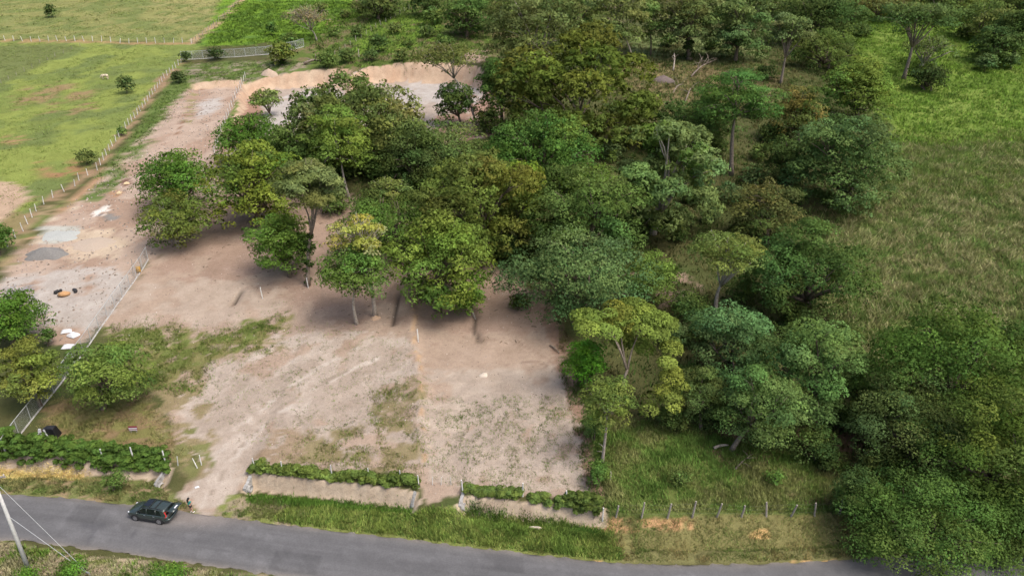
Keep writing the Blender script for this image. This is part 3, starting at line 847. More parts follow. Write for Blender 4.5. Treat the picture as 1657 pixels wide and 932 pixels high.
    if ivy:
        n = 26
        tt = r.random(n)
        cc_ = np.stack([fork[0] * tt + r.normal(size=n) * tr, fork[1] * tt + r.normal(size=n) * tr, fork[2] * tt * .95 + .5], 1)
        V, F, C_, Nn = leaves_from_clumps(cc_, np.full(n, tr * 1.7), None, 1500, L_ * .9, (.05, .085, .022), .2, np.tile((0, 0, 1.), (n, 1)), r=r)
        link('vines', mk_mesh('vines', V, F, C_, Nn), M['leaf'], root)
    return root

def shrub(label, crown, base, color, style='round', name='shrub', cat='shrub', **k):
    k.setdefault('nlimb', 5)
    return tree(label, crown, base, color, style, cat, name, **k)

# ------------------------------------------------------------------ trees
MANGO = (.065, .135, .022); OLIVE = (.125, .15, .038); BRIGHT = (.115, .19, .035); YEL = (.19, .205, .035); GREYG = (.14, .165, .07)
BLUE = (.075, .13, .052); DARK = (.05, .09, .028); PALE = (.165, .21, .08); BRN = (.15, .13, .05); MID = (.085, .135, .032)
exec_trees = [
 # far left / yard
 ('dark glossy green tree at the yard edge with dense dome, behind a lighter one', (286, 302, 60, 42), (302, 398), MANGO, 'dense', {}),
 ('lighter olive tree beside the bare lot, leaning against the dark dome tree', (282, 362, 54, 38), (290, 416), OLIVE, 'lumpy', dict(tops=(MANGO, .35), bark='bark_pale')),
 ('yellow-green spreading tree between the dome tree and the grey-crowned tree', (415, 312, 66, 58), (412, 392), (.15, .185, .03), 'lumpy', dict(tops=(MID, .4))),
 ('tall tree with grey-green crown and ivy-clad trunk standing on bare earth', (501, 328, 51, 47), (498, 462), GREYG, 'umbrella', dict(ivy=True, bark='bark_mid', trunk_r=.26, zscale=1.3, nlimb=6, lay=1.3)),
 ('small bright green tree at the foot of the ivy-clad trunk', (456, 402, 46, 48), (470, 462), BRIGHT, 'round', {}),
 ('tree with yellow half-bare crown showing pale branches above a green tree', (580, 396, 45, 38), (607, 512), (.30, .29, .08), 'open', dict(bark='bark_pale', lay=1.0, twigs=7, tops=((.36, .34, .2), .4), trunk_r=.24)),
 ('round fresh green tree with thin trunk in front of the yellow half-bare tree', (572, 450, 47, 42), (578, 524), (.105, .175, .045), 'round', dict(bark='bark_pale', trunk_r=.2)),
 ('dark green wide tree behind the yellow half-bare tree', (640, 378, 78, 40), (640, 462), MID, 'lumpy', {}),
 ('dense bright green dome tree above the earth divide of the two lots', (710, 434, 71, 70), (708, 514), (.115, .168, .034), 'lumpy', {}),
 ('small leafy sapling with leaning trunk beside the dark gully', (760, 487, 25, 25), (770, 515), BRIGHT, 'round', dict(bark='bark_pale', trunk_r=.12)),
 ('large olive brown crowned tree, widest in the middle of the grove', (780, 338, 92, 74), (792, 430), (.12, .125, .035), 'feather', dict(lay=1.6, tops=((.13, .15, .035), .4))),
 ('lime green vine-covered tree leaning on the large olive brown crown', (842, 305, 36, 48), (848, 392), (.16, .21, .03), 'vine', {}),
 ('huge vine-draped tree with dark crown in front of the cut terraces', (572, 214, 102, 56), (585, 300), (.1, .128, .042), 'vine', dict(tops=((.13, .135, .06), .4), lay=1.5)),
 ('deep green tree on the yard side of the huge vine-draped tree', (408, 240, 50, 36), (412, 296), MANGO, 'dense', {}),
 ('small pale round-crowned tree on the grey terrace', (433, 170, 27, 20), (440, 205), (.14, .185, .06), 'umbrella', {}),
 ('yellow-green tree with slim pale trunk in front of the vine-draped tree', (546, 234, 48, 44), (568, 328), (.13, .185, .04), 'lumpy', dict(bark='bark_pale', trunk_r=.2)),
 ('pale green tree with layered puffs in the heart of the grove', (640, 238, 50, 42), (648, 330), (.15, .185, .065), 'lumpy', {}),
 ('little pale umbrella tree with grey twigs below the layered puffs', (630, 317, 34, 22), (632, 352), (.15, .185, .065), 'umbrella', dict(bark='bark_pale')),
 ('dull sage green tree behind the olive brown crown', (722, 252, 62, 36), (728, 330), (.11, .145, .055), 'lumpy', {}),
 ('saturated deep green bushy tree beyond the lime vine-covered tree', (876, 255, 80, 48), (880, 330), (.06, .128, .03), 'vine', dict(cvar=.3)),
 ('huge olive domed tree, broadest of the upper grove', (932, 165, 118, 76), (940, 262), (.105, .125, .028), 'feather', dict(lay=1.7, leafk=1.1)),
 ('big grey-olive tree with pale limbs above the olive dome', (868, 62, 84, 62), (868, 142), (.11, .135, .055), 'lumpy', dict(bark='bark_pale')),
 ('flat thin-leaved tree with long slanting trunk over the grey terrace', (722, 105, 56, 24), (772, 205), (.105, .12, .045), 'umbrella', dict(lay=.7, bark='bark_pale', trunk_r=.2)),
 ('dark little tree beside the slanting trunk on the terrace', (738, 170, 28, 36), (748, 210), (.06, .105, .035), 'round', {}),
 ('dark green standing tree on the grass above the terrace cut', (756, 30, 38, 32), (755, 72), (.06, .115, .035), 'lumpy', {}),
 ('narrow tall dark tree at the far end of the terrace', (808, 142, 34, 66), (812, 212), (.07, .125, .035), 'vine', {}),
 ('grey-green tall tree on a slim bent trunk, uphill of the glade', (1000, 32, 48, 46), (1024, 104), GREYG, 'lumpy', dict(bark='bark_pale', trunk_r=.22)),
 ('slender light green tree with straight trunk at the glade edge', (1052, 34, 30, 40), (1053, 90), (.12, .17, .06), 'lumpy', dict(trunk_r=.2)),
 ('tall tree with ivy-wrapped trunk rising from the brown glade', (1115, 34, 50, 46), (1116, 98), GREYG, 'lumpy', dict(ivy=True, trunk_r=.6)),
 ('bluish tall tree on a short brown trunk right of the ivy-wrapped one', (1197, 50, 48, 52), (1190, 114), (.095, .145, .065), 'lumpy', {}),
 ('pale-leaved tree with strongly leaning bare trunk on the grassy rise', (1276, 62, 40, 34), (1263, 136), (.13, .155, .07), 'umbrella', dict(bark='bark_mid', trunk_r=.3)),
 ('very dark dense tree behind the leaning bare trunk', (1312, 38, 60, 36), (1312, 92), (.04, .07, .026), 'dense', {}),
 ('open scrubby tree with several thin stems behind the round yellow-green tree', (1335, 86, 50, 28), (1335, 116), (.085, .125, .04), 'feather', dict(stems=3)),
 ('umbrella tree with stout leaning trunk standing in lush green pasture', (1484, 46, 68, 32), (1462, 128), (.07, .115, .045), 'umbrella', dict(trunk_r=.4, bark='bark_mid')),
 ('thin grey half-bare tree under the pasture umbrella tree', (1500, 88, 46, 20), (1490, 118), (.1, .13, .055), 'umbrella', dict(lay=.5, bark='bark_pale')),
 ('near-black clipped-looking bush with short stems in the lush pasture', (1501, 130, 28, 18), (1503, 154), (.022, .042, .018), 'dense', dict(stems=3)),
 ('round yellow-green leafy tree at the corner of the lush pasture', (1386, 152, 52, 50), (1388, 216), (.125, .185, .04), 'round', {}),
 ('tree with flat feathery layers and tall straight trunk over dark shade', (1190, 168, 78, 46), (1184, 284), (.07, .145, .04), 'layer', dict(trunk_r=.32, bark='bark_mid')),
 ('yellow-brown flowering tree between the feathery layers and the blue-green tree', (1290, 188, 38, 46), (1292, 256), (.17, .13, .045), 'lumpy', dict(tops=((.07, .1, .03), .45))),
 ('big blue-green tree at the upper edge of the dry meadow', (1362, 272, 88, 72), (1372, 362), (.08, .14, .055), 'lumpy', {}),
 ('dark bushy tree below the brown glade with fallen branches', (1120, 215, 62, 40), (1120, 278), (.055, .09, .03), 'vine', {}),
 ('feathery pale green tree with a dead twiggy patch in the wood', (1078, 300, 80, 82), (1056, 412), (.14, .185, .075), 'feather', dict(lay=2.0, tops=((.1, .16, .04), .35), bark='bark_pale')),
 ('dark green round tree pressed against the feathery pale tree', (944, 364, 86, 66), (948, 446), (.06, .105, .03), 'lumpy', {}),
 ('blue-green broad tree overhanging the back corner of the bare lot', (928, 460, 104, 56), (935, 535), (.075, .13, .06), 'lumpy', {}),
 ('open umbrella tree with pale forked branches in the dark wood', (1172, 428, 68, 44), (1158, 516), (.135, .175, .055), 'umbrella', dict(bark='bark_pale', lay=.9, trunk_r=.26)),
 ('brownish ragged tree behind the open umbrella tree', (1240, 350, 60, 46), (1242, 418), (.1, .1, .04), 'lumpy', dict(tops=((.06, .085, .03), .4))),
 ('very dark spreading tree beside the dry meadow', (1305, 452, 96, 72), (1310, 545), (.05, .095, .03), 'lumpy', dict(tops=((.12, .145, .04), .25))),
 ('bright emerald bush-like tree at the edge of the bare lot', (946, 590, 34, 44), (948, 645), (.085, .23, .022), 'round', {}),
 ('slender light green tree with thin leaning trunk over the lot corner', (984, 655, 40, 48), (974, 750), (.125, .165, .045), 'lumpy', dict(trunk_r=.13, bark='bark_pale')),
 ('blue-green domed tree behind a pair of lighter trees near the road slope', (1182, 562, 68, 64), (1186, 668), (.085, .15, .065), 'lumpy', {}),
 ('rounded medium green tree beside the blue-green dome, facing the meadow', (1316, 605, 72, 86), (1318, 735), (.09, .155, .055), 'lumpy', {}),
 ('green tree with visible trunk and fallen sticks at its foot', (1230, 666, 62, 72), (1182, 728), (.095, .155, .055), 'lumpy', dict(trunk_r=.22, bark='bark_mid')),
 ('huge deep green domed tree by the dry meadow corner', (1540, 612, 135, 92), (1550, 745), (.07, .13, .03), 'big', {}),
 ('knobbly olive green tree in front of the huge deep green dome', (1472, 690, 90, 70), (1472, 795), (.085, .125, .045), 'big', dict(tops=((.06, .09, .04), .4))),
 ('big yellow-tinged tree with broad crown cut off by the frame edge', (1612, 740, 105, 95), (1612, 850), (.095, .145, .035), 'big', {}),
 ('spreading dark green tree overhanging the asphalt road', (1484, 856, 116, 80), (1500, 887), (.08, .14, .038), 'big', dict(trunk_r=.35)),
 ('yellowish green tree whose boughs hang over the road end', (1625, 872, 95, 78), (1640, 874), (.09, .145, .04), 'big', dict(trunk_r=.35)),
 ('yellow leaved tree at the chain-link fence corner', (52, 604, 46, 56), (66, 690), (.165, .195, .048), 'lumpy', {}),
 ('green broad tree beside the yellow leaved one by the fence', (173, 612, 60, 52), (165, 688), (.13, .19, .05), 'lumpy', {}),
 ('dark green tree with a small side tuft at the gravel yard corner', (22, 522, 50, 42), (20, 578), (.06, .13, .02), 'dense', {}),
 ('leafless brownish spreading tree with white limbs behind the railed fence', (500, 40, 44, 20), (513, 66), (.22, .17, .12), 'bare', dict(bark='bark_pale', twigs=8, trunk_r=.2, lay=1.6)),
 ('small round-topped tree with ivy trunk by the earth heap', (456, 90, 22, 17), (457, 120), (.11, .14, .035), 'round', dict(ivy=True)),
 # upper right thicket
 ('dark thicket tree at the far upper right beyond the pasture', (1645, 62, 38, 36), (1640, 104), (.045, .075, .026), 'dense', {}),
 ('olive thicket tree on the top ridge beside the dark thicket tree', (1590, 40, 44, 26), (1590, 72), (.1, .13, .045), 'lumpy', {}),
 ('brown-green scrub tree above the lush pasture, by the dry stump', (1425, 14, 50, 20), (1425, 40), (.12, .12, .05), 'lumpy', {}),
 ('dusty green scrub tree on the ridge between stump and thicket', (1540, 8, 44, 22), (1540, 38), (.09, .12, .04), 'lumpy', {}),
 ('deep green full tree in the thicket, below the olive thicket tree', (1612, 78, 34, 26), (1612, 106), (.05, .085, .03), 'lumpy', {}),
 ('full dark ridge tree between olive thicket tree and frame edge', (1645, 14, 44, 26), (1645, 44), (.06, .095, .032), 'lumpy', {}),
 ('olive ridge tree behind the pasture umbrella tree', (1490, 6, 40, 22), (1490, 34), (.085, .12, .04), 'lumpy', {}),
 ('dark green tree behind the very dark dense tree', (1365, 36, 40, 28), (1365, 68), (.06, .1, .034), 'lumpy', {}),
 ('dark hillside tree above the tall ivy-wrapped tree', (1170, 0, 60, 30), (1170, 40), (.06, .09, .032), 'lumpy', {}),
 ('mid green hillside tree above the bluish tall tree', (1250, 4, 44, 26), (1250, 40), (.09, .13, .045), 'lumpy', {}),
 ('dark bushy tree on the hillside next to the standing tree', (695, 8, 30, 20), (695, 34), (.05, .09, .03), 'round', {}),
 ('low dark scrub tree beside the overgrown fence line', (612, 12, 40, 20), (612, 36), (.07, .1, .035), 'lumpy', {}),
 ('mid green tree between the grey-olive tree and the slim bent trunk', (935, 20, 40, 34), (940, 66), (.09, .13, .045), 'lumpy', {}),
 ('green tree on the upper slope between standing tree and grey-olive tree', (815, 18, 40, 28), (815, 62), (.085, .135, .04), 'lumpy', {}),
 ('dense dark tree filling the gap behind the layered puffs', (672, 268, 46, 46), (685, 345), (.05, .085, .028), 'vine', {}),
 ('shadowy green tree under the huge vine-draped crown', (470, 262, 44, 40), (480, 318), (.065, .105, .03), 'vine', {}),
 ('lime shrub-like tree between deep green bush and dark round tree', (950, 298, 40, 22), (955, 335), (.12, .19, .035), 'vine', {}),
 ('dull green tree in the wood behind the blue-green dome', (1130, 640, 40, 56), (1135, 720), (.075, .11, .04), 'feather', {}),
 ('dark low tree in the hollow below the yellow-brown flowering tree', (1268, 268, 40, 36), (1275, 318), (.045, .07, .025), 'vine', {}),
]
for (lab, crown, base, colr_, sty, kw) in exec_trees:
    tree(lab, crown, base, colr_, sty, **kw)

# the open tree with pale limbs beside the lot: its lobes follow the photograph one by one
tree('wide open tree with pale forked limbs and ring of foliage around a gap', (1020, 570, 98, 72), (1002, 668), (.15, .18, .042), 'lumpy', lobes=[
    (945, 532, 26, 1), (975, 525, 28, 2), (1010, 520, 30, 3), (1045, 525, 30, 2), (1072, 545, 26, 1), (1085, 580, 22, -1), (1088, 620, 24, -2),
    (1070, 650, 24, -3), (1040, 560, 20, 3), (1000, 540, 24, 4), (1020, 505, 18, 5)], bark='bark_mid', trunk_r=.22, lay=1.7, nlimb=4)

# ------------------------------------------------------------------ shrubs
for a_ in [
 ('small grey-green bush alone in the far pasture beyond the post fence', (82, 19, 9, 10), (83, 29), (.06, .095, .04)),
 ('loose green shrub on a thin stem near the grazing cow', (203, 138, 13, 13), (205, 152), (.07, .11, .045)),
 ('ball-shaped dark bush at the bend of the field fence', (288, 127, 11, 9), (288, 135), (.03, .05, .025)),
 ('dark ball bush at the corner of the railed fence', (300, 93, 8, 8), (300, 101), (.03, .055, .025)),
 ('wide dark bush against the middle of the railed fence', (348, 90, 14, 8), (348, 98), (.03, .055, .025)),
 ('low grey-green bush by the reddish bare patch', (140, 257, 17, 9), (142, 267), (.08, .105, .04)),
 ('dense green bush at the yard boundary ditch', (2, 388, 20, 22), (2, 412), (.055, .12, .025)),
 ('small green bush at the field fence above the ditch', (197, 213, 7, 7), (197, 220), (.07, .13, .04)),
 ('light airy shrub in the dark wood near pale earth', (1052, 458, 38, 34), (1050, 500), (.14, .2, .05)),
 ('low green weed clump at the lot corner by the slender tree', (962, 690, 20, 16), (962, 712), (.07, .13, .04)),
 ('round weed bush at the foot of the slender leaning trunk', (968, 765, 18, 18), (968, 788), (.075, .14, .035)),
 ('leafy weed bush on the ditch verge before the driveway', (188, 778, 17, 12), (188, 792), (.075, .13, .035)),
 ('dark green bush on the grassy rise above the terrace cut', (612, 72, 16, 12), (612, 86), (.055, .1, .035)),
 ('round bush beside the overgrown fence above the terrace', (560, 92, 14, 10), (560, 103), (.09, .13, .045)),
 ('green bush behind the leafless brownish tree', (440, 48, 9, 9), (440, 58), (.07, .13, .04)),
 ('spiky grey-green bush in the lush pasture below the thicket', (1595, 104, 16, 12), (1596, 117), (.07, .12, .055)),
 ('small spiky bush beside the wide pasture thicket', (1635, 100, 14, 11), (1636, 113), (.07, .12, .055)),
 ('bright weed bush on the verge below the road cutting', (45, 935, 22, 14), (45, 946), (.09, .19, .03)),
 ('bright green weed bush beside the utility pole', (118, 921, 22, 14), (118, 934), (.085, .18, .03)),
 ('fresh green weed bush on the near verge past the pole', (270, 935, 30, 12), (270, 944), (.085, .18, .03)),
 ('dark bush in the wood below the open umbrella tree', (1115, 500, 30, 26), (1115, 530), (.06, .1, .03)),
 ('lanky green shrub on the roadside slope beneath the trees', (1255, 772, 16, 9), (1255, 782), (.075, .14, .035)),
 ('bushy weed at the wood edge above the wooden posts', (1100, 772, 20, 9), (1100, 782), (.09, .14, .045)),
 ('dark understory bush beside the road-overhanging tree', (1385, 800, 36, 44), (1385, 848), (.05, .09, .03)),
 ('low dark bush at the fence side of the dark yard tree', (78, 545, 12, 12), (76, 560), (.05, .1, .025)),
 ('scrubby bush below the leaning bare trunk', (1345, 240, 20, 16), (1345, 262), (.06, .09, .03)),
 ('small fan-leaved bush on the lush slope edge', (1585, 35, 12, 10), (1585, 48), (.05, .09, .05)),
]:
    shrub(a_[0], a_[1], a_[2], a_[3], 'round', leafk=.85, trunk_r=.06, stems=2)

import re
_pat = re.compile(r'(?:,| with | at | in | on | behind | between | beside | above | below | by | over | under | standing | pressed | leaning | filling | rising | against | near | along | beyond | from | rising | overhanging | next )')
def short(lab):
    ms = [m_.start() for m_ in _pat.finditer(lab)]
    if not ms: return lab
    k = ms[0]
    if len(lab[:k].split()) < 4 and len(ms) > 1: k = ms[1]
    elif len(lab[:k].split()) < 4: k = len(lab)
    return ' '.join(lab[:k].split()[:10]).rstrip(',')
TREES_AT = []
for o_ in bpy.data.objects:
    if o_.get('category') == 'tree':
        TREES_AT.append((o_.location.copy(), short(o_['label'])))
def near_label(kind, q, size_):
    p_ = gp(*q)
    t_ = min(TREES_AT, key=lambda a_: (a_[0].xy - p_.xy).length)
    return (size_ + ' ' + kind + ' near the ' + t_[1])

# understory of the wood and the grove: look-alike bushes
_r = random.Random(21)
UB = [(1010, 300), (1000, 350), (1040, 340), (1120, 330), (1150, 360), (1100, 390), (1180, 330), (1220, 300), (1230, 260), (1160, 250), (1060, 240), (1020, 230), (1250, 230),
      (1330, 380), (1290, 330), (1340, 330), (1200, 490), (1140, 560), (1090, 560), (1110, 620), (1090, 690), (1240, 590), (1380, 700), (1350, 690), (1400, 640), (1370, 560),
      (1420, 780), (1430, 860), (1345, 760), (1600, 640), (1640, 560), (1380, 620), (1010, 420), (1080, 460), (1060, 540), (1200, 540), (1290, 540), (1150, 690), (1260, 720), (1320, 745),
      (990, 260), (960, 110), (1000, 200), (1140, 190), (1220, 190), (1330, 190), (1310, 215), (1400, 130), (1240, 130), (1370, 90), (1560, 60), (1620, 90), (1400, 60), (1300, 90), (1150, 80), (1080, 75), (980, 70)]
for q in UB:
    s_ = _r.uniform(14, 30) * (.5 + q[1] / 900)
    shrub(near_label('shaded woodland bush', q, 'wide' if s_ > 24 else 'middling' if s_ > 17 else 'small'), (q[0], q[1] - s_ * .6, s_, s_ * .75), q, _r.choice([(.05, .08, .026), (.065, .105, .035), (.085, .115, .04), (.06, .095, .045)]),
          _r.choice(['round', 'vine', 'lumpy']), group='understory bushes of the wood', trunk_r=.06, stems=2)
GB = [(420, 330), (540, 345), (600, 350), (690, 370), (735, 330), (770, 270), (830, 420), (860, 440), (900, 400), (520, 290), (480, 300), (620, 290), (690, 300), (560, 290), (680, 420), (880, 300), (820, 250), (790, 215), (850, 170), (760, 420), (840, 500)]
for q in GB:
    s_ = _r.uniform(16, 30)
    shrub(near_label('grove bush', q, 'wide' if s_ > 25 else 'middling' if s_ > 20 else 'small'), (q[0], q[1] - s_ * .6, s_, s_ * .75), q, _r.choice([(.05, .08, .026), (.065, .105, .035), (.08, .11, .035)]),
          _r.choice(['round', 'vine']), group='bushes under the middle grove', trunk_r=.06, stems=2)
HB = [(560, 30), (590, 20), (640, 55), (660, 80), (690, 60), (720, 80), (650, 100), (600, 100), (580, 60), (540, 60), (530, 110), (780, 50), (840, 90), (700, 40), (520, 20), (470, 75), (880, 20), (740, 90), (1450, 30), (1500, 20), (1610, 20), (1650, 20), (1570, 30), (1380, 30), (1350, 20)]
for q in HB:
    s_ = _r.uniform(8, 17)
    shrub(near_label('hillside bush', q, 'wide' if s_ > 13 else 'middling' if s_ > 10.5 else 'small'), (q[0], q[1] - s_ * .6, s_, s_ * .7), q, _r.choice([(.06, .1, .03), (.085, .13, .04), (.11, .13, .05), (.075, .11, .045)]),
          _r.choice(['round', 'lumpy']), group='bushes on the upper hillside', trunk_r=.06, stems=2)

# ------------------------------------------------------------------ hedges
def hedge(label, path, h0, h1, dep, color, n_leaf, gaps=0.0, seed=1, dens=9, setb=0.0):
    r = np.random.default_rng(seed)
    P = [gp(*p_) for p_ in path]
    root = thing('hedge', label, 'hedge', P[0])
    seg = [0]
    for a_, b_ in zip(P[:-1], P[1:]): seg.append(seg[-1] + (b_ - a_).length)
    tot = seg[-1]
    n = int(tot * dens)
    s = r.random(n) * tot
    if gaps > 0:
        keep = fbm(s / 1.8, s * 0, seed) > gaps
        s = s[keep]
    bx = np.interp(s, seg, [p_.x for p_ in P]); by = np.interp(s, seg, [p_.y for p_ in P]) + setb
    hh = h0 + (h1 - h0) * s / tot
    hh = hh * ((.55 + .8 * fbm(s / 1.5, s * 0 + 5, seed + 3)) if gaps == 0 else (.1 + 1.7 * fbm(s / 1.6, s * 0 + 5, seed + 3, 2)))
    yy = by + (r.random(len(s)) - .5) * dep
    zc = hz(bx, yy) + hh * (.15 + .7 * r.random(len(s)))
    cc = np.stack([bx, yy, zc], 1) - np.array(P[0])
    cr = .26 + .2 * r.random(len(s))
    ln = r.normal(size=(len(s), 3)) * .3 + np.array((0, -.3, .8))
    c_ = np.array(color)[None, :] * (.75 + .6 * fbm(s / 2.2, s * 0 + 1, seed + 7))[:, None]
    V, F, C_, Nn = leaves_from_clumps(cc, cr, None, n_leaf, .17, c_, .3, ln, r=r, lw=.7)
    link('foliage', mk_mesh('foliage', V, F, C_, Nn), M['leaf'], root)
    mb = MB()
    for k in range(0, len(s), 6):
        mb.tube([(cc[k][0], cc[k][1], hz1(bx[k], yy[k]) - P[0].z - .05), tuple(cc[k])], [.03, .012], 5)
    link('stems', mb.mesh('stems', True), M['bark'], root)['kind'] = 'stuff'
    return root
hedge('tall leafy green hedge above the straw-covered bank', [(-60, 740), (0, 742), (140, 750), (225, 756), (272, 760)], 2.7, 1.5, 1.8, (.095, .165, .035), 60000, 0, 3, 26, .5)
hedge('short bright hedge along the cut bank between driveway and second lot', [(406, 768), (470, 776), (560, 784), (640, 790), (676, 793)], 1.0, 1.0, .8, (.15, .21, .05), 22000, .3, 5, 16, .55)
hedge('ragged low hedge on the bank of the second lot', [(752, 799), (800, 806), (850, 812), (900, 828), (940, 838), (972, 845)], 1.0, 1.3, .8, (.14, .2, .05), 20000, .3, 6, 16, .5)

# ------------------------------------------------------------------ grass and weeds (real blades)
def scatter(name, label, poly, n, h, wd, pal, patch=0.0, psc=3.0, seed=0, inv=None, lean=.45, cat='grass', clump=5, umin=None):
    """blades inside a pixel outline of the ground; pal = list of colours"""
    r = np.random.default_rng(500 + seed)
    pl = np.array(poly, float)
    X, Y = march(pl[:, 0], np.clip(pl[:, 1], -40, 1200), hz)
    x0, x1, y0, y1 = X.min(), X.max(), Y.min(), Y.max()
    got = []; cnt = 0
    nt_ = n // clump
    for _ in range(40):
        xx = x0 + (x1 - x0) * r.random(nt_ * 2); yy = y0 + (y1 - y0) * r.random(nt_ * 2)
        zz = hz(xx, yy)
        px, py, _d = project(xx, yy, zz)
        ja = 14 if 17 <= seed <= 21 else 20 if seed in (10, 11, 26) else 8 if py.mean() < 600 else 3
        px = px + r.normal(size=len(px)) * ja * .8; py = py + r.normal(size=len(px)) * ja * .5
        ok = inpoly(px + (fbm(xx / 5, yy / 5, 100, 5) - .5) * 3.2 * ja, py + (fbm(xx / 5, yy / 5, 200, 5) - .5) * 1.5 * ja, poly)
        u = yy - yroad(xx)
        ok &= (u > .12) | (u < -ROADW - .12)
        if inv:
            for q in inv: ok &= ~inpoly(px, py, q)
        if patch > 0:
            ok &= fbm(xx / psc, yy / psc, 700 + seed) > .36 + .34 * (patch - .25) + (r.random(len(xx)) - .5) * .1
        got.append(np.stack([xx[ok], yy[ok], zz[ok]], 1)); cnt += ok.sum()
        if cnt >= nt_: break
    T = np.concatenate(got)[:nt_]
    if len(T) == 0: return
    P = np.repeat(T, clump, 0)
    m = len(P)
    spread = wd * 1.6 + h * .15
    P[:, :2] += r.normal(size=(m, 2)) * spread
    P[:, 2] = hz(P[:, 0], P[:, 1])
    hv = np.repeat((.25 + 1.5 * fbm(T[:, 0] / 2.0, T[:, 1] / 2.0, 800 + seed, 3)) * (.7 + .6 * r.random(len(T))), clump)
    H = h * hv * (.7 + .6 * r.random(m))
    th = r.random(m) * 6.283
    la = r.random(m) * 6.283
    W = wd * (.6 + .8 * r.random(m))
    ex = np.stack([np.cos(th), np.sin(th), np.zeros(m)], 1) * W[:, None] * .5
    wind = fbm(P[:, 0] / 5, P[:, 1] / 5, 900 + seed) * 9
    ld = np.stack([np.cos(la) + .35 * np.cos(wind), np.sin(la) + .35 * np.sin(wind), np.zeros(m)], 1) * (H * lean)[:, None]
    tip = P + ld + np.array((0, 0, 1.0)) * H[:, None]
    low = np.array((0, 0, .03))
    V = np.stack([P - ex - low, P + ex - low, tip], 1).reshape(-1, 3)
    V -= T[0]
    F = np.arange(m * 3).reshape(-1, 3)
    pal = np.array(pal)
    pi = np.clip((fbm(T[:, 0] / 2.5, T[:, 1] / 2.5, 950 + seed) - .5) * 3.0 + .5 + (r.random(len(T)) - .5) * .5, 0, .999) * len(pal)
    c_ = 1.5 * np.array((.95, 1.07, .9)) * np.repeat(pal[pi.astype(int)], clump, 0) * (.75 + .5 * r.random(m))[:, None]
    Nn = np.array((0, -.15, 1.)) + r.normal(size=(m, 3)) * .3
    Nn /= np.linalg.norm(Nn, axis=1)[:, None]
    me = mk_mesh(name, V, F, np.repeat(c_, 3, 0), np.repeat(Nn, 3, 0))
    o = link(name, me, M['grass'])
    o.location = T[0]
    o['kind'] = 'stuff'; tag(o, label, cat)
    return o

G1 = [(.14, .2, .05), (.2, .25, .065), (.25, .26, .085), (.11, .17, .045), (.22, .26, .07)]
GDRY = [(.095, .13, .042), (.135, .155, .058), (.18, .17, .08), (.22, .195, .11), (.26, .22, .135), (.15, .16, .068), (.105, .14, .047)]
GL = [(.1, .165, .03), (.13, .2, .035), (.15, .215, .045), (.085, .14, .03)]
scatter('verge_grass', 'tall green grass on the verge between road and hedged bank', [(470, 820), (670, 832), (690, 822), (740, 826), (990, 858), (1012, 907), (850, 890), (640, 866), (480, 848), (440, 840)], 48000, .34, .06, G1, 0, 2, 1)
scatter('ditch_grass', 'dark green grass in the ditch below the pale cut bank', [(405, 800), (668, 822), (668, 830), (500, 822), (400, 812)], 9000, .35, .06, [(.07, .14, .03), (.1, .17, .035)], 0, 2, 2)
scatter('ditch_weeds', 'green weeds in the ditch below the ragged hedge', [(755, 815), (860, 835), (985, 865), (985, 880), (860, 850), (755, 830)], 6000, .35, .06, [(.07, .13, .03), (.11, .16, .04)], .2, 2, 3)
scatter('verge_turf', 'short worn turf beside the road left of the driveway', [(-60, 768), (0, 772), (250, 780), (270, 800), (320, 828), (210, 815), (0, 797), (-60, 790)], 20000, .2, .055, [(.12, .16, .05), (.16, .17, .07), (.24, .2, .1)], .35, 1.2, 4)
scatter('straw', 'golden cut straw lying on the hedged bank', [(-60, 747), (0, 752), (130, 754), (150, 766), (128, 778), (0, 774), (-60, 768)], 9000, .16, .06, [(.5, .36, .16), (.58, .44, .22), (.4, .28, .12)], .1, 1, 5, lean=1.2)
scatter('driveway_verge_turf', 'worn turf patch beside the driveway mouth', [(400, 800), (520, 822), (480, 850), (360, 832)], 9000, .2, .05, [(.15, .16, .06), (.24, .2, .12), (.11, .15, .045)], .4, 1, 6)
scatter('near_verge_grass', 'dry and green grass on the near side of the road', [(-60, 872), (0, 877), (130, 898), (300, 918), (440, 938), (440, 990), (-60, 990)], 26000, .34, .06, [(.3, .25, .17), (.36, .3, .21), (.14, .18, .05), (.12, .19, .04)], .1, 1.5, 7)
scatter('bank_grass', 'brown and green grass on the gentle bank below the wooden posts', [(965, 838), (1390, 834), (1390, 900), (1345, 905), (1200, 909), (1010, 908), (985, 870)], 17000, .24, .05, [(.15, .18, .06), (.22, .19, .09), (.19, .2, .075), (.28, .2, .1)], .15, 1.2, 8)
scatter('slope_grass', 'long green grass on the slope above the wooden posts', [(955, 690), (1090, 680), (1180, 710), (1280, 740), (1370, 750), (1375, 832), (985, 832)], 44000, .4, .065, [(.1, .16, .04), (.14, .2, .055), (.18, .21, .07), (.21, .2, .09)], .1, 2, 9)
scatter('meadow_grass', 'tall dry tan and olive grass of the meadow beside the wood', [(1385, 245), (1657, 232), (1760, 232), (1760, 600), (1380, 590), (1335, 500), (1330, 420)], 100000, .75, .13, GDRY, 0, 3, 10, lean=.8)
scatter('rough_pasture_grass', 'mixed rough grass where lush pasture turns into dry meadow', [(1410, 228), (1560, 222), (1760, 212), (1760, 300), (1560, 318), (1410, 300)], 24000, .6, .15, [(.11, .155, .04), (.14, .175, .05), (.18, .18, .075), (.12, .17, .04)], 0, 3, 26, lean=.7)
scatter('lush_grass', 'bright lush green grass of the upper pasture', [(1330, 85), (1380, 20), (1757, 0), (1757, 250), (1700, 262), (1610, 236), (1560, 268), (1500, 238), (1440, 258), (1430, 170)], 90000, .5, .2, GL, 0, 3, 11, lean=.6)
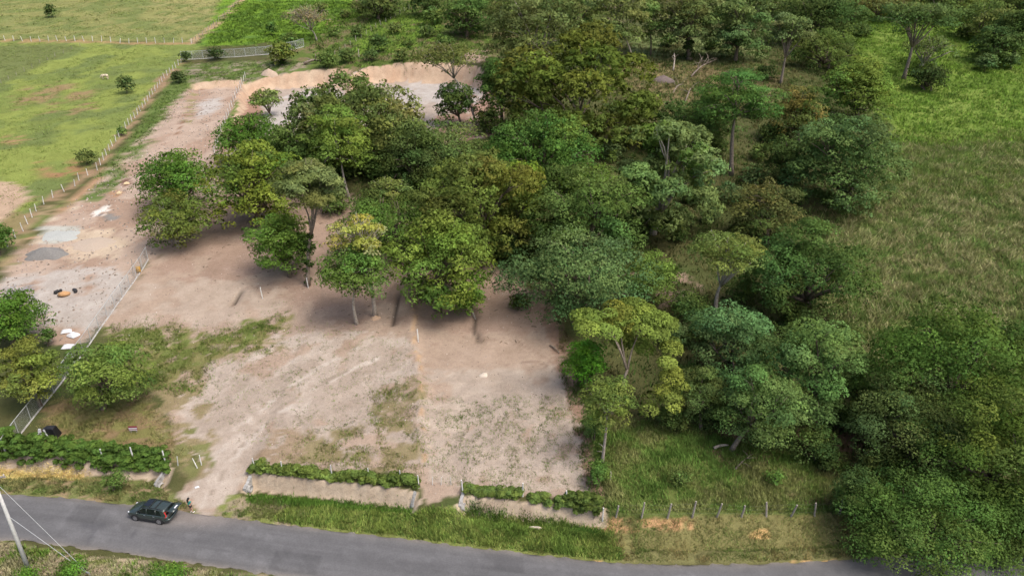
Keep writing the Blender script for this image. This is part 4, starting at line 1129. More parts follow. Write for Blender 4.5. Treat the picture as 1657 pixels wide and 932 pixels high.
scatter('lane_grass', 'vivid green grass behind the railed fence', [(385, 5), (560, 0), (600, 20), (500, 66), (325, 76)], 36000, .4, .2, GL, .1, 4, 12)
scatter('hill_grass', 'rough grass and weeds on the hillside above the terraces', [(500, 70), (620, 0), (990, 0), (990, 80), (820, 95), (700, 100), (570, 118), (510, 100)], 52000, .5, .18, [(.08, .13, .035), (.12, .19, .035), (.17, .16, .07), (.07, .11, .03)], .1, 4, 13)
scatter('pasture_grass', 'short yellow-green grazed grass of the cow pasture', [(-60, 70), (300, 73), (325, 76), (290, 103), (178, 240), (60, 335), (-60, 405)], 34000, .12, .16, [(.13, .17, .045), (.16, .2, .055), (.12, .16, .05), (.18, .19, .07)], .3, 5, 14)
scatter('far_pasture_grass', 'pale grazed grass of the far pasture beyond the post fence', [(-60, -10), (385, -5), (310, 66), (0, 62), (-60, 60)], 22000, .16, .22, [(.14, .17, .045), (.17, .19, .06), (.26, .25, .11)], .3, 5, 15)
scatter('strip_grass', 'green grass strip between field fence and bare yard', [(296, 106), (440, 98), (500, 102), (400, 130), (311, 137), (246, 213), (190, 288), (150, 320), (165, 280), (225, 205)], 22000, .2, .11, [(.1, .15, .045), (.13, .17, .05)], .3, 2, 16)
scatter('lot_grass', 'patchy green grass crossing the bare lot', [(165, 535), (250, 522), (330, 545), (440, 508), (476, 488), (440, 560), (350, 590), (320, 640), (240, 630)], 20000, .2, .06, [(.13, .16, .045), (.17, .17, .065), (.11, .15, .04)], .42, 1.6, 17)
scatter('dry_lot_grass', 'brownish grass under the fence corner trees', [(76, 650), (240, 640), (278, 690), (318, 752), (270, 738), (60, 715)], 12000, .16, .055, [(.2, .16, .08), (.16, .16, .06), (.24, .19, .1)], .3, 1.6, 18)
scatter('divide_grass', 'tufty grass along the earth divide of the lots', [(610, 630), (680, 605), (686, 770), (560, 762), (450, 740), (520, 690), (600, 700)], 14000, .17, .055, [(.15, .17, .05), (.21, .18, .09), (.13, .17, .04)], .5, 1.3, 19)
scatter('speckled_weeds', 'small green weeds speckling the pale second lot', [(692, 640), (915, 640), (955, 770), (940, 805), (750, 783), (692, 770)], 15000, .15, .055, [(.13, .18, .05), (.16, .18, .07)], .5, .9, 20)
scatter('lot_weeds', 'scattered small weeds on the pale driveway lot', [(300, 640), (440, 520), (560, 530), (660, 550), (670, 640), (560, 720), (420, 730)], 9000, .14, .055, [(.14, .18, .055), (.19, .19, .09)], .58, .9, 21)
scatter('glade_grass', 'dry brown grass in the upper glade with dead branches', [(985, 95), (1140, 85), (1260, 110), (1290, 170), (1060, 195), (1000, 150)], 20000, .5, .13, [(.2, .165, .085), (.16, .15, .065), (.24, .2, .11), (.12, .14, .045)], 0, 3, 22)
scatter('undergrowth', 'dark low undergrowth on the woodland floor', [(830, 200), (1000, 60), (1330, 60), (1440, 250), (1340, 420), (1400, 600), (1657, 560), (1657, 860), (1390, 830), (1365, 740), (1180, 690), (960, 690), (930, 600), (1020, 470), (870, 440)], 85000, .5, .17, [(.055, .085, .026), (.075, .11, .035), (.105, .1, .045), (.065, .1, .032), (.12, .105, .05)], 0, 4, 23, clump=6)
scatter('grove_undergrowth', 'sparse weeds on the bare floor of the middle grove', [(350, 300), (480, 270), (800, 240), (880, 440), (790, 450), (640, 340), (480, 310)], 9000, .35, .12, [(.06, .1, .03), (.1, .12, .04)], .5, 3, 24)
scatter('lot_edge_weeds', 'weeds along the eroded edge of the second lot', [(900, 520), (930, 560), (955, 680), (985, 790), (985, 835), (955, 818), (930, 690), (905, 590)], 6000, .3, .06, [(.08, .13, .035), (.12, .16, .05), (.17, .14, .07)], .35, 1.2, 25)

# clods, stones and twigs lying on the bare ground
def litter(name, label, poly, n, size, pal, seed, sticks=False, patch=0.0):
    r = np.random.default_rng(seed)
    pl = np.array(poly, float)
    X, Y = march(pl[:, 0], pl[:, 1], hz)
    xx = X.min() + (X.max() - X.min()) * r.random(n * 4); yy = Y.min() + (Y.max() - Y.min()) * r.random(n * 4)
    zz = hz(xx, yy); px, py, _ = project(xx, yy, zz)
    ok = inpoly(px, py, poly)
    if patch: ok &= fbm(xx / 3, yy / 3, seed) > patch
    xx, yy, zz = xx[ok][:n], yy[ok][:n], zz[ok][:n]
    m = len(xx)
    s = size * (.4 + 1.3 * r.random(m) ** 2)
    th = r.random(m) * 6.283
    asp = (.12 + .1 * r.random(m)) if sticks else (.6 + .4 * r.random(m))
    lx, ly = s, s * asp
    hh = s * (.12 if sticks else .5)
    ct, st_ = np.cos(th), np.sin(th)
    def P(ax, ay, az):
        return np.stack([xx + ct * lx * ax - st_ * ly * ay, yy + st_ * lx * ax + ct * ly * ay, zz + hh * az], 1)
    V = np.stack([P(-.5, -.5, -.3), P(.5, -.45, -.3), P(.45, .5, -.3), P(-.45, .5, -.3), P(-.25, -.25, 1), P(.3, -.2, .9), P(.2, .3, 1), P(-.3, .22, .9)], 1)
    V = V.reshape(-1, 3)
    q = np.array([(4, 5, 6, 7), (0, 1, 5, 4), (1, 2, 6, 5), (2, 3, 7, 6), (3, 0, 4, 7)])
    F = (np.arange(m)[:, None, None] * 8 + q[None]).reshape(-1, 4)
    pal = np.array(pal); c_ = pal[r.integers(0, len(pal), m)] * (.75 + .5 * r.random(m))[:, None]
    o0 = V[0].copy()
    o = link(name, mk_mesh(name, V - o0, F, np.repeat(c_, 8, 0)), M['ground']); o.location = o0
    o['kind'] = 'stuff'; tag(o, label, 'debris')
litter('soil_clods', 'loose clods and stones on the bare lots', LOT, 3000, .10, [(.26, .2, .16), (.33, .27, .22), (.48, .42, .37), (.2, .155, .12)], 41)
litter('fallen_twigs', 'fallen twigs on the brown earth below the grove', [(240, 430), (360, 340), (480, 320), (760, 400), (870, 480), (900, 560), (680, 560), (480, 490), (300, 470)], 350, .5, [(.15, .11, .08), (.24, .18, .13)], 42, True)
litter('yard_stones', 'stones and rubble on the gravel yard', YARD, 2600, .22, [(.36, .31, .27), (.28, .24, .2), (.2, .16, .13)], 43, False, .42)

# ------------------------------------------------------------------ fences
def resample(path, spacing):
    P = [gp(*p_) for p_ in path]
    s = [0]
    for a_, b_ in zip(P[:-1], P[1:]): s.append(s[-1] + math.hypot(b_.x - a_.x, b_.y - a_.y))
    n = max(1, int(round(s[-1] / spacing)))
    t = np.linspace(0, s[-1], n + 1)
    xs = np.interp(t, s, [p_.x for p_ in P]); ys = np.interp(t, s, [p_.y for p_ in P])
    zs = hz(xs, ys)
    return [Vector((float(a_), float(b_), float(c_))) for a_, b_, c_ in zip(xs, ys, zs)]
def post_mesh(h, r0, square=False, seed=0):
    r = random.Random(seed)
    mb = MB()
    if square: mb.box((0, 0, h / 2 - .2), (r0 * 2, r0 * 2, h + .4))
    else:
        k = 6
        mb.tube([(r.uniform(-.02, .02), r.uniform(-.02, .02), -.4 + (h + .4) * i / 3) for i in range(4)], [r0 * 1.1, r0, r0 * .95, r0 * .85], k)
    return mb.mesh('post')
def wire_fence(label, path=None, spacing=2.6, h=1.35, r0=.06, mat='post_white', wires=3, jit=.1, pts=None, name='wire_fence', seed=0, lean=.05):
    r = random.Random(seed + 5)
    P = pts or resample(path, spacing)
    root = thing(name, label, 'fence', P[0])
    pm = [post_mesh(h, r0, False, k) for k in range(3)]
    for x_ in pm: x_.materials.append(M[mat])
    tops = []
    for i, p_ in enumerate(P):
        o = link('post', pm[i % 3], None, root)
        ax, ay = r.gauss(0, lean), r.gauss(0, lean)
        o.location = p_ - P[0]
        o.rotation_euler = (ax, ay, r.random() * 6)
        o.scale = (1, 1, 1 + r.uniform(-jit, jit))
        tops.append((p_ - P[0], h * o.scale[2]))
    for w_ in range(wires):
        f = (w_ + 1) / (wires + .35)
        mb = MB()
        pl = [q[0] + Vector((0, -r0 * .6, q[1] * f)) for q in tops]
        mb.tube(pl, .004, 4, cap=False)
        link('wire', mb.mesh('wire'), M['wire'], root)
    return root

m, N, L = mat_new('chain_link_mesh')
at = N.new('ShaderNodeAttribute'); at.attribute_name = 'col'
sx = N.new('ShaderNodeSeparateXYZ'); L.new(at.outputs['Vector'], sx.inputs[0])
def mathn(op, a_, b_=None):
    n = N.new('ShaderNodeMath'); n.operation = op
    for i, v in enumerate((a_, b_)):
        if v is None: continue
        if hasattr(v, 'links'): L.new(v, n.inputs[i])
        else: n.inputs[i].default_value = v
    return n.outputs[0]
u1 = mathn('FRACT', mathn('MULTIPLY', mathn('ADD', sx.outputs[0], sx.outputs[1]), 14.0))
u2 = mathn('FRACT', mathn('MULTIPLY', mathn('SUBTRACT', sx.outputs[0], sx.outputs[1]), 14.0))
k = mathn('MAXIMUM', mathn('LESS_THAN', u1, .11), mathn('LESS_THAN', u2, .11))
tr_ = N.new('ShaderNodeBsdfTransparent')
p = N.new('ShaderNodeBsdfPrincipled'); p.inputs['Base Color'].default_value = (.5, .53, .53, 1); p.inputs['Roughness'].default_value = .5; p.inputs['Metallic'].default_value = .3
mx = N.new('ShaderNodeMixShader'); L.new(k, mx.inputs[0]); L.new(tr_.outputs[0], mx.inputs[1]); L.new(p.outputs[0], mx.inputs[2])
o = N.new('ShaderNodeOutputMaterial'); L.new(mx.outputs[0], o.inputs[0])
M['chain'] = m

def chain_fence(label, path, spacing=2.5, h=2.0, r0=.04, kerb=True):
    P = resample(path, spacing)
    root = thing('chain_link_fence', label, 'fence', P[0])
    pm = post_mesh(h, r0); pm.materials.append(M['steel'])
    for p_ in P:
        o = link('post', pm, None, root); o.location = p_ - P[0]
    s = 0
    for a_, b_ in zip(P[:-1], P[1:]):
        L_ = (b_ - a_).length; n = 4
        V = []; C_ = []; F = []
        for i in range(n + 1):
            q = a_.lerp(b_, i / n); q.z = hz1(q.x, q.y)
            for j in (0, 1):
                V.append(tuple(q - P[0] + Vector((0, 0, .08 + j * (h - .1))))); C_.append((s + L_ * i / n, j * h, 0))
        for i in range(n): F.append((2 * i, 2 * i + 2, 2 * i + 3, 2 * i + 1))
        link('mesh_panel', mk_mesh('mesh_panel', V, F, np.array(C_)), M['chain'], root)
        mb = MB(); mb.tube([a_ - P[0] + Vector((0, 0, h - .02)), b_ - P[0] + Vector((0, 0, h - .02))], r0 * .75, 6)
        link('top_rail', mb.mesh('top_rail'), M['steel'], root)
        s += L_
    if kerb:
        mb = MB(); mb.tube([q - P[0] + Vector((0, 0, .03)) for q in P], .12, 4)
        link('footing', mb.mesh('footing'), M['concrete'], root)
    return root

wire_fence('white post and wire fence between cow pasture and bare yard', FENCE1, 2.5, 1.45, .075, seed=1, lean=.06)
wire_fence('white post fence along the brown strip dividing the two pastures', TOPF, 2.9, 1.6, .085, seed=2, lean=.1)
wire_fence('post fence climbing between pale pasture and vivid green lane', TOPF2, 3.0, 1.5, .085, 'post_wood', seed=3)
wire_fence('faint thin-post fence crossing the cow pasture diagonally', [(-10, 142), (20, 126), (50, 112), (90, 92), (130, 76)], 3.4, 1.1, .05, 'post_wood', seed=4)
wire_fence('line of white posts beside the fenced terrace pads', [(397, 126), (388, 146), (378, 166), (370, 186), (362, 205), (355, 222), (347, 248)], 3.0, 1.6, .075, seed=5)
wire_fence('overgrown grey post fence on the hillside above the terraces', [(542, 92), (565, 76), (590, 58), (615, 42), (640, 28), (662, 16)], 4.0, 1.6, .09, 'post_wood', seed=6)
chain_fence('chain-link fence with white rails behind the strip of grass', [(294, 97), (340, 95), (395, 92), (440, 88), (470, 82), (492, 76)], 3.0, 2.3, .06)
chain_fence('grey chain-link fence between gravel yard and bare lot', [(240, 420), (228, 440), (208, 468), (190, 492), (172, 518), (152, 546), (125, 585), (95, 625), (60, 668), (32, 704), (10, 735)], 2.5, 2.1, .045)
rp = [(997, 836), (1038, 838), (1080, 838), (1120, 837), (1160, 836), (1200, 836), (1240, 835), (1280, 835), (1318, 834), (1358, 833)]
wire_fence('leaning grey wooden posts with wire above the gentle road bank', pts=[gp(*q) for q in rp], h=1.75, r0=.1, mat='post_wood', wires=3, jit=.15, seed=7, lean=.09)
wire_fence('white posts with wire standing in the short bright hedge', pts=[gp(*q) for q in [(413, 760), (457, 764), (537, 770), (597, 776), (648, 781), (678, 789)]], h=1.5, r0=.065, wires=2, seed=8, lean=.03)
wire_fence('white posts with wire standing in the ragged low hedge', pts=[gp(*q) for q in [(749, 800), (846, 803), (917, 817), (975, 842)]], h=1.7, r0=.075, wires=2, seed=9, lean=.03)
wire_fence('white posts with wire along the tall leafy hedge', pts=[gp(*q) for q in [(12, 740), (115, 745), (168, 746), (217, 745), (269, 752)]], h=1.9, r0=.08, wires=2, seed=10, lean=.04)
wire_fence('pair of white posts at the driveway mouth past the hedge end', pts=[gp(*q) for q in [(288, 753), (319, 757), (326, 752)]], h=1.3, r0=.05, wires=1, seed=14, lean=.1)
wire_fence('short thin posts on the dry grass between the two hedges', pts=[gp(*q) for q in [(700, 784), (714, 784), (730, 784)]], h=1.0, r0=.035, wires=1, seed=12)
wire_fence('bent rusty posts where gravel yard meets bare lot', pts=[gp(*q) for q in [(246, 408), (238, 418), (230, 436), (216, 446)]], h=2.3, r0=.06, mat='post_wood', wires=2, seed=13, lean=.12)

def stake(label, px, h, r0=.06, mat='post_white', name='stake', cat='stake'):
    b_ = gp(*px)
    root = thing(name, label, cat, b_)
    mb = MB(); mb.box((0, 0, h / 2 - .15), (r0 * 2, r0 * 2, h + .3))
    link('shaft', mb.mesh('shaft', bevel=.008), M[mat], root)
    mb = MB(); mb.add([(-r0, -r0, h), (r0, -r0, h), (r0, r0, h), (-r0, r0, h), (0, 0, h + .1)], [(0, 1, 4), (1, 2, 4), (2, 3, 4), (3, 0, 4)])
    link('tip', mb.mesh('tip'), M[mat], root)
    root.rotation_euler = (random.uniform(-.04, .04), random.uniform(-.06, .04), .3)
    return root
stake('white stake alone on the bare earth left of the ivy-clad trunk', (425, 483), 1.75)
stake('white stake at the foot of the ivy-clad trunk', (499, 466), 1.6)
stake('white stake on the earth divide of the lots', (677, 553), 1.8, .07)
stake('yellow wooden stake on the hillside above the terrace', (581, 93), 2.2, .12, 'bark_pale')
stake('short yellow stake on the slope by the slender tree', (988, 776), 1.0, .06, 'bark_pale')

# ------------------------------------------------------------------ culvert head walls at the driveways
def headwall(label, top_px, bot_px, seed):
    a_ = gp(*top_px); b_ = gp(*bot_px)
    root = thing('culvert_headwall', label, 'headwall', b_)
    d = (a_ - b_); d.z = 0; L_ = d.length; d.normalize(); n = Vector((-d.y, d.x, 0)) * .16
    za = a_.z - b_.z + .25; zb = .35
    r = random.Random(seed)
    mb = MB()
    k = 5
    vs = []
    for i in range(k + 1):
        t = i / k; q = d * (L_ * t); zt = zb + (za - zb) * t + r.uniform(-.05, .05)
        vs += [q - n + Vector((0, 0, -.9)), q + n + Vector((0, 0, -.9)), q + n + Vector((0, 0, zt)), q - n + Vector((0, 0, zt))]
    fs = []
    for i in range(k):
        o_ = i * 4
        for j in range(4): fs.append((o_ + j, o_ + (j + 1) % 4, o_ + 4 + (j + 1) % 4, o_ + 4 + j))
    fs += [(3, 2, 1, 0), (k * 4, k * 4 + 1, k * 4 + 2, k * 4 + 3)]
    mb.add(vs, fs)
    link('wall', mb.mesh('wall'), M['concrete'], root)
    mb = MB()
    c0 = d * (L_ * .35) + n * 1.15 + Vector((0, 0, -.05)); c1 = c0 - n * 4.0
    ang = [i * math.tau / 12 for i in range(12)]
    for rr, c_ in ((.36, 0),):
        vs = []
        for q in (c0, c1):
            for rad in (.38, .28):
                vs += [q + d * math.cos(t) * rad + Vector((0, 0, math.sin(t) * rad)) for t in ang]
        fs = []
        for i in range(12):
            j = (i + 1) % 12
            fs += [(i, j, 12 + j, 12 + i), (i, 24 + i, 24 + j, j), (12 + i, 12 + j, 36 + j, 36 + i), (24 + i, 36 + i, 36 + j, 24 + j)]
        mb.add(vs, fs)
    link('pipe', mb.mesh('pipe', True), M['concrete'], root)
headwall('weathered concrete headwall at the end of the tall leafy hedge', (269, 760), (251, 788), 1)
headwall('pale concrete headwall at the driveway end of the short bright hedge', (406, 772), (396, 795), 2)
headwall('dark concrete headwall closing the ditch below the short hedge', (672, 797), (667, 819), 3)
headwall('concrete headwall below the first white post of the ragged hedge', (749, 800), (744, 822), 4)

# ------------------------------------------------------------------ heaps, stones, yard things
def mound(name, label, cat, px, rpx, h, c1, c2, seed, n=28, flat_=1.6, stone=False, sc=6):
    b_ = gp(*px)
    _, _, dd = project(b_.x, b_.y, b_.z)
    rx = rpx[0] * float(dd) / FPX
    ry = rx * rpx[1]
    V = [(0, 0, h)]; F = []
    rings = 8
    for i in range(1, rings + 1):
        t = i / rings
        for k in range(n):
            th = k * math.tau / n
            rr = t * (1 + .5 * (float(fbm(np.array([math.cos(th) * 1.5 + 9]), np.array([math.sin(th) * 1.5 + 9]), seed)[0]) - .5) * 2)
            x, y = rx * rr * math.cos(th), ry * rr * math.sin(th)
            g_ = hz1(b_.x + x, b_.y + y) - b_.z
            if stone: prof = math.sqrt(max(0, 1 - t ** 2)) if t < 1 else 0
            else: prof = (1 - t) ** .9 * (1 - .25 * (1 - t)) * 1.2
            nz_ = (float(fbm(np.array([x * 1.6 + 5]), np.array([y * 1.6 + 7]), seed + 2)[0]) - .5) * h * .5 * (1 - t)
            V.append((x, y, g_ - (.08 if i == rings else 0) + h * prof + nz_))
    for k in range(n): F.append((0, 1 + k, 1 + (k + 1) % n))
    for i in range(rings - 1):
        for k in range(n):
            a0 = 1 + i * n + k; a1 = 1 + i * n + (k + 1) % n
            F.append((a0, a0 + n, a1 + n, a1))
    mb = MB(); mb.add(V, F)
    o = link(name, mb.mesh(name, True), rough_mat(name + '_mat', c1, c2, sc, .95, .6))
    o.location = b_
    return tag(o, label, cat)
mound('gravel_heap', 'dark grey gravel heap spread beside the pale sand of the yard', 'gravel', (76, 412), (33, .55), 1.3, (.15, .145, .135), (.23, .22, .205), 1)
mound('gravel_heap', 'low light grey gravel spread uphill of the dark gravel heap', 'gravel', (98, 382), (30, .7), .35, (.32, .33, .31), (.42, .43, .4), 2)
mound('sand_heap', 'wide low heap of cream sand in the middle of the yard', 'sand', (152, 396), (40, .5), .4, (.36, .29, .225), (.44, .36, .285), 3)
mound('earth_heap', 'pale earth heap beside the small round-topped tree', 'earth', (435, 121), (15, .6), 1.6, (.36, .27, .2), (.48, .38, .29), 4)
mound('rock', 'long pale rock lying in the verge below the ragged hedge', 'rock', (868, 855), (13, .35), .3, (.4, .34, .26), (.58, .5, .4), 5, stone=True)
mound('earth_heap', 'small pale spoil heap on the second lot', 'earth', (783, 607), (7, .8), .3, (.5, .42, .34), (.6, .52, .43), 6)
mound('earth_heap', 'orange earth collar round the trunk of the half-bare tree', 'earth', (608, 515), (9, .6), .45, (.38, .25, .16), (.48, .34, .23), 7)
mound('brush_heap', 'purple-brown heap of dead brush in the upper glade', 'brush', (1072, 132), (19, .6), 1.6, (.1, .075, .07), (.2, .16, .14), 8)

def tyre_planter(label, px):
    b_ = gp(*px)
    root = thing('split_tyre', label, 'tyre', b_, .1)
    for s_, a0, a1, cx in ((1, .55, 1.05, -.55), (-1, -.05, .45, .75)):
        mb = MB()
        pts = [(cx + .75 * math.cos(math.pi * (a0 + (a1 - a0) * i / 8)), .75 * math.sin(math.pi * (a0 + (a1 - a0) * i / 8)), .22) for i in range(9)]
        mb.tube(pts, [.2] + [.26] * 7 + [.2], 8)
        link('tyre_half', mb.mesh('tyre_half', True), M['rubber'], root)
    mb = MB(); mb.tube([(0, -.15, -.1), (0, -.1, .25), (0, 0, .42)], [.95, .7, .1], 12)
    link('sand_fill', mb.mesh('sand_fill', True), rough_mat('orange_sand', (.4, .22, .1), (.52, .32, .16), 5, .95, .5), root)
tyre_planter('black split tyre holding orange sand on the gravel yard', (105, 475))

def sheet(name, label, cat, px, w_, d_, h_, mat, rz, seed, crumple=.12):
    b_ = gp(*px); r = np.random.default_rng(seed)
    n = 9
    xs, ys = np.meshgrid(np.linspace(-.5, .5, n), np.linspace(-.5, .5, n))
    e_ = np.clip(1 - np.maximum(abs(xs), abs(ys)) * 2, 0, 1)
    z = h_ * e_ ** .5 + crumple * r.random(xs.shape) * (e_ > 0) + .03
    V = np.stack([xs.ravel() * w_ * (1 + .1 * r.random(n * n)), ys.ravel() * d_ * (1 + .1 * r.random(n * n)), z.ravel()], 1)
    ii = (np.arange(n - 1)[:, None] * n + np.arange(n - 1)[None, :]).ravel()
    F = np.stack([ii, ii + 1, ii + n + 1, ii + n], 1)
    o = link(name, mk_mesh(name, V, F), mat); o.location = b_; o.rotation_euler = (0, 0, rz)
    return tag(o, label, cat)
sheet('white_sack', 'upper white sack lying by the chain-link fence', 'sack', (108, 537), 1.3, .8, .3, M['white'], .4, 1)
sheet('white_sack', 'large white sack pressed against the chain-link fence', 'sack', (119, 543), 1.4, 1.1, .4, M['white'], -.4, 2)
sheet('white_sack', 'white sack showing between the yellow and the green fence trees', 'sack', (111, 562), 1.5, .9, .4, M['white'], .1, 3)
sheet('paper', 'white paper sheet lying on the driveway', 'litter', (319, 788), .4, .3, .01, M['white'], .6, 4, .03)
M['black'] = plain('black_plastic', (.012, .012, .014), .35)
bb = gp(84, 706)
root = thing('plastic_bundle', 'black plastic bundle with white boards behind the tall hedge', 'bundle', bb)
mb = MB(); mb.add([(-.75, -.5, -.1), (.9, -.5, -.1), (.9, .6, -.1), (-.75, .6, -.1), (-.6, -.3, 1.25), (.55, -.3, 1.2), (.6, .35, 1.3), (-.5, .4, 1.2), (0, 0, 1.45)],
                 [(0, 1, 5, 4), (1, 2, 6, 5), (2, 3, 7, 6), (3, 0, 4, 7), (4, 5, 8), (5, 6, 8), (6, 7, 8), (7, 4, 8)])
link('plastic', mb.mesh('plastic', bevel=.06), M['black'], root)
mb = MB(); mb.add([(-1.35, -.55, -.1), (-.72, -.55, -.1), (-.68, -.4, 1.3), (-.95, -.4, 1.3), (-1.35, -.48, -.1), (-.72, -.48, -.1), (-.68, -.33, 1.3), (-.95, -.33, 1.3)],
                 [(0, 1, 2, 3), (7, 6, 5, 4), (0, 4, 5, 1), (1, 5, 6, 2), (2, 6, 7, 3), (3, 7, 4, 0)])
link('board', mb.mesh('board'), M['white'], root)
mb = MB(); mb.box((0, 0, 0), (.16, .05, 1.1), Matrix.Translation((-.15, -.52, .75)) @ Matrix.Rotation(R(-20), 4, 'Y') @ Matrix.Rotation(R(-8), 4, 'X'))
link('board', mb.mesh('board'), M['white'], root)

# sign board near the hedge
sb = gp(217, 700)
root = thing('sign_board', 'small maroon and white sign board standing in brown grass', 'sign', sb, .05)
mr = plain('maroon_paint', (.22, .03, .05), .6)
for x_ in (-.3, .3):
    mb = MB(); mb.box((x_, .04, .3), (.05, .05, .9)); link('post', mb.mesh('post'), M['post_wood'], root)
mb = MB(); mb.box((0, 0, .6), (.95, .04, .6)); link('panel', mb.mesh('panel'), mr, root)
mb = MB(); mb.box((0, -.023, .6), (.9, .012, .16)); mb.box((0, -.023, .36), (.9, .012, .08)); link('stripe', mb.mesh('stripe'), M['white'], root)

# drum / sandbags / logs
def drum(label, px, c_, h=.9, r0=.32):
    b_ = gp(*px); root = thing('drum', label, 'drum', b_)
    mt = plain('drum_paint', c_, .6, var=.25)
    mb = MB(); mb.tube([(0, 0, -.05), (0, 0, .3), (0, 0, .31), (0, 0, .33), (0, 0, .6), (0, 0, .61), (0, 0, .63), (0, 0, h)], [r0, r0, r0 * 1.05, r0, r0, r0 * 1.05, r0, r0], 14)
    link('body', mb.mesh('body', True), mt, root)
    mb = MB(); mb.tube([(0, 0, h), (0, 0, h + .03)], r0 * 1.03, 14); link('lid', mb.mesh('lid'), mt, root)
drum('ochre drum standing at the bent rusty posts', (225, 441), (.45, .25, .04))
M['tan'] = rough_mat('tan_sack', (.5, .38, .22), (.64, .5, .32), 6, .95, .4)
sheet('sandbag', 'tan sandbag beside the round dug hole', 'sandbag', (205, 298), 1.0, .7, .35, M['tan'], .3, 8)
sheet('sandbag', 'tan sandbag next to the orange spoil patch', 'sandbag', (193, 313), .7, 1.0, .35, M['tan'], .2, 9)
def log(label, a_px, b_px, r0, mat='bark_pale', name='fallen_limb', up=.0, br=3, seed=0):
    a_, b_ = gp(*a_px), gp(*b_px)
    a_.z += r0; b_.z += r0 + up
    r = np.random.default_rng(seed + 77)
    root = thing(name, label, 'log', (a_.x, a_.y, a_.z - r0))
    q0 = np.array((0, 0, r0)); q1 = np.array(b_ - a_) + q0
    pts = limb_path(q0, q1, r, .06, 5)
    mb = MB(); mb.tube(pts, [r0 * (1.1 - .1 * i) for i in range(6)], 8); link('stem', mb.mesh('stem', True), M[mat], root)
    L_ = np.linalg.norm(q1 - q0)
    for i in range(br):
        s0 = np.array(pts[2 + i % 4]); d = r.normal(size=3); d[2] = abs(d[2]) * .6; d /= np.linalg.norm(d)
        mb = MB(); mb.tube(limb_path(s0, s0 + d * L_ * .35, r, .15, 3), [r0 * .45, r0 * .35, r0 * .25, r0 * .1], 6)
        link('branch', mb.mesh('branch', True), M[mat], root)
log('short pale fallen limb on the green slope below the brush heap', (1089, 152), (1106, 138), .13, 'bark_mid', seed=1)
log('long pale fallen limb with bend below the glade', (1108, 168), (1118, 145), .14, 'bark_mid', seed=2)
log('upright dead grey snag at the edge of the glade', (1089, 116), (1089, 108), .22, up=3.2, seed=3)
log('broken bleached tree with splintered limbs in the brown glade', (1118, 126), (1145, 112), .22, 'bark_mid', br=14, up=1.2, seed=4)
log('cut log lying in the weeds behind the terrace cut', (492, 106), (520, 102), .4, 'bark_mid', seed=5)
log('pale sawn log at the foot of the tree with visible trunk', (1155, 727), (1178, 722), .17, br=1, seed=6)
log('curved dead bough in the shade of the roadside wood', (1190, 760), (1218, 735), .1, 'bark_mid', seed=7)
log('dead tilted trunk at the lot corner below the slender tree', (973, 748), (978, 728), .1, up=1.2, br=2, seed=8)
log('pale dry stump trunk on the ridge above the umbrella tree', (1518, 14), (1518, 10), .7, 'bark_pale', up=4, br=2, seed=9)
log('old root lying across the dark eroded lot edge', (890, 560), (905, 572), .1, 'bark_mid', br=4, seed=10)

# ------------------------------------------------------------------ utility pole with guy wires
pb = gp(48, 925)
root = thing('utility_pole', 'grey concrete utility pole with guy wires on the near verge', 'pole', pb)
mb = MB(); mb.tube([(0, 0, -.6), (0, 0, 5), (0, 0, 11.5)], [.19, .155, .11], 14)
link('shaft', mb.mesh('shaft', True), plain('pole_concrete', (.5, .5, .48), .85, var=.12, scale=3), root)
mb = MB(); mb.box((0, 0, 10.8), (2.2, .1, .12)); link('crossarm', mb.mesh('crossarm', bevel=.01), M['post_wood'], root)
for x_ in (-1, -.4, .4, 1):
    mb = MB(); mb.tube([(x_, 0, 10.86), (x_, 0, 10.95), (x_, 0, 11.05), (x_, 0, 11.12)], [.03, .06, .06, .03], 10)
    link('insulator', mb.mesh('insulator', True), plain('porcelain', (.5, .45, .4), .3), root)
anc = gp(146, 930) - pb
for z_ in (6.5, 10.2):
    mb = MB(); mb.tube([(.1, 0, z_), tuple(anc)], .022, 5); link('guy_wire', mb.mesh('guy_wire'), M['steel'], root)
mb = MB(); mb.tube([tuple(anc + Vector((0, 0, -.3))), tuple(anc + Vector((-.05, 0, .35)))], .05, 6); link('anchor', mb.mesh('anchor'), M['steel'], root)

# ------------------------------------------------------------------ dark green car with open tailgate
fw = Vector((*flat(219, 840.5, .08), .08)); rw = Vector((*flat(262, 847.5, .08), .08))
fwd = Vector((fw.x - rw.x, fw.y - rw.y, 0)); WB = 2.62
print('wheelbase measured', fwd.length)
fwd.normalize()
lft = Vector((-fwd.y, fwd.x, 0))
mid_ = (fw + rw) / 2 - lft * .78
cz = .085
car = thing('parked_car', 'dark green five-door car with raised tailgate parked at the driveway', 'car', (mid_.x, mid_.y, cz), math.atan2(fwd.y, fwd.x))
paint_m = plain('green_car_paint', (.035, .05, .044), .25, .2, .6, coat=.8, var=.04)
glass = plain('dark_car_glass', (.01, .012, .014), .06, 0, .8)
blackp = plain('black_trim', (.018, .018, .02), .6)
chrome = plain('alloy', (.5, .5, .52), .3, .8)
redl = plain('red_lens', (.45, .02, .02), .2)
clear = plain('clear_lens', (.75, .78, .8), .15)
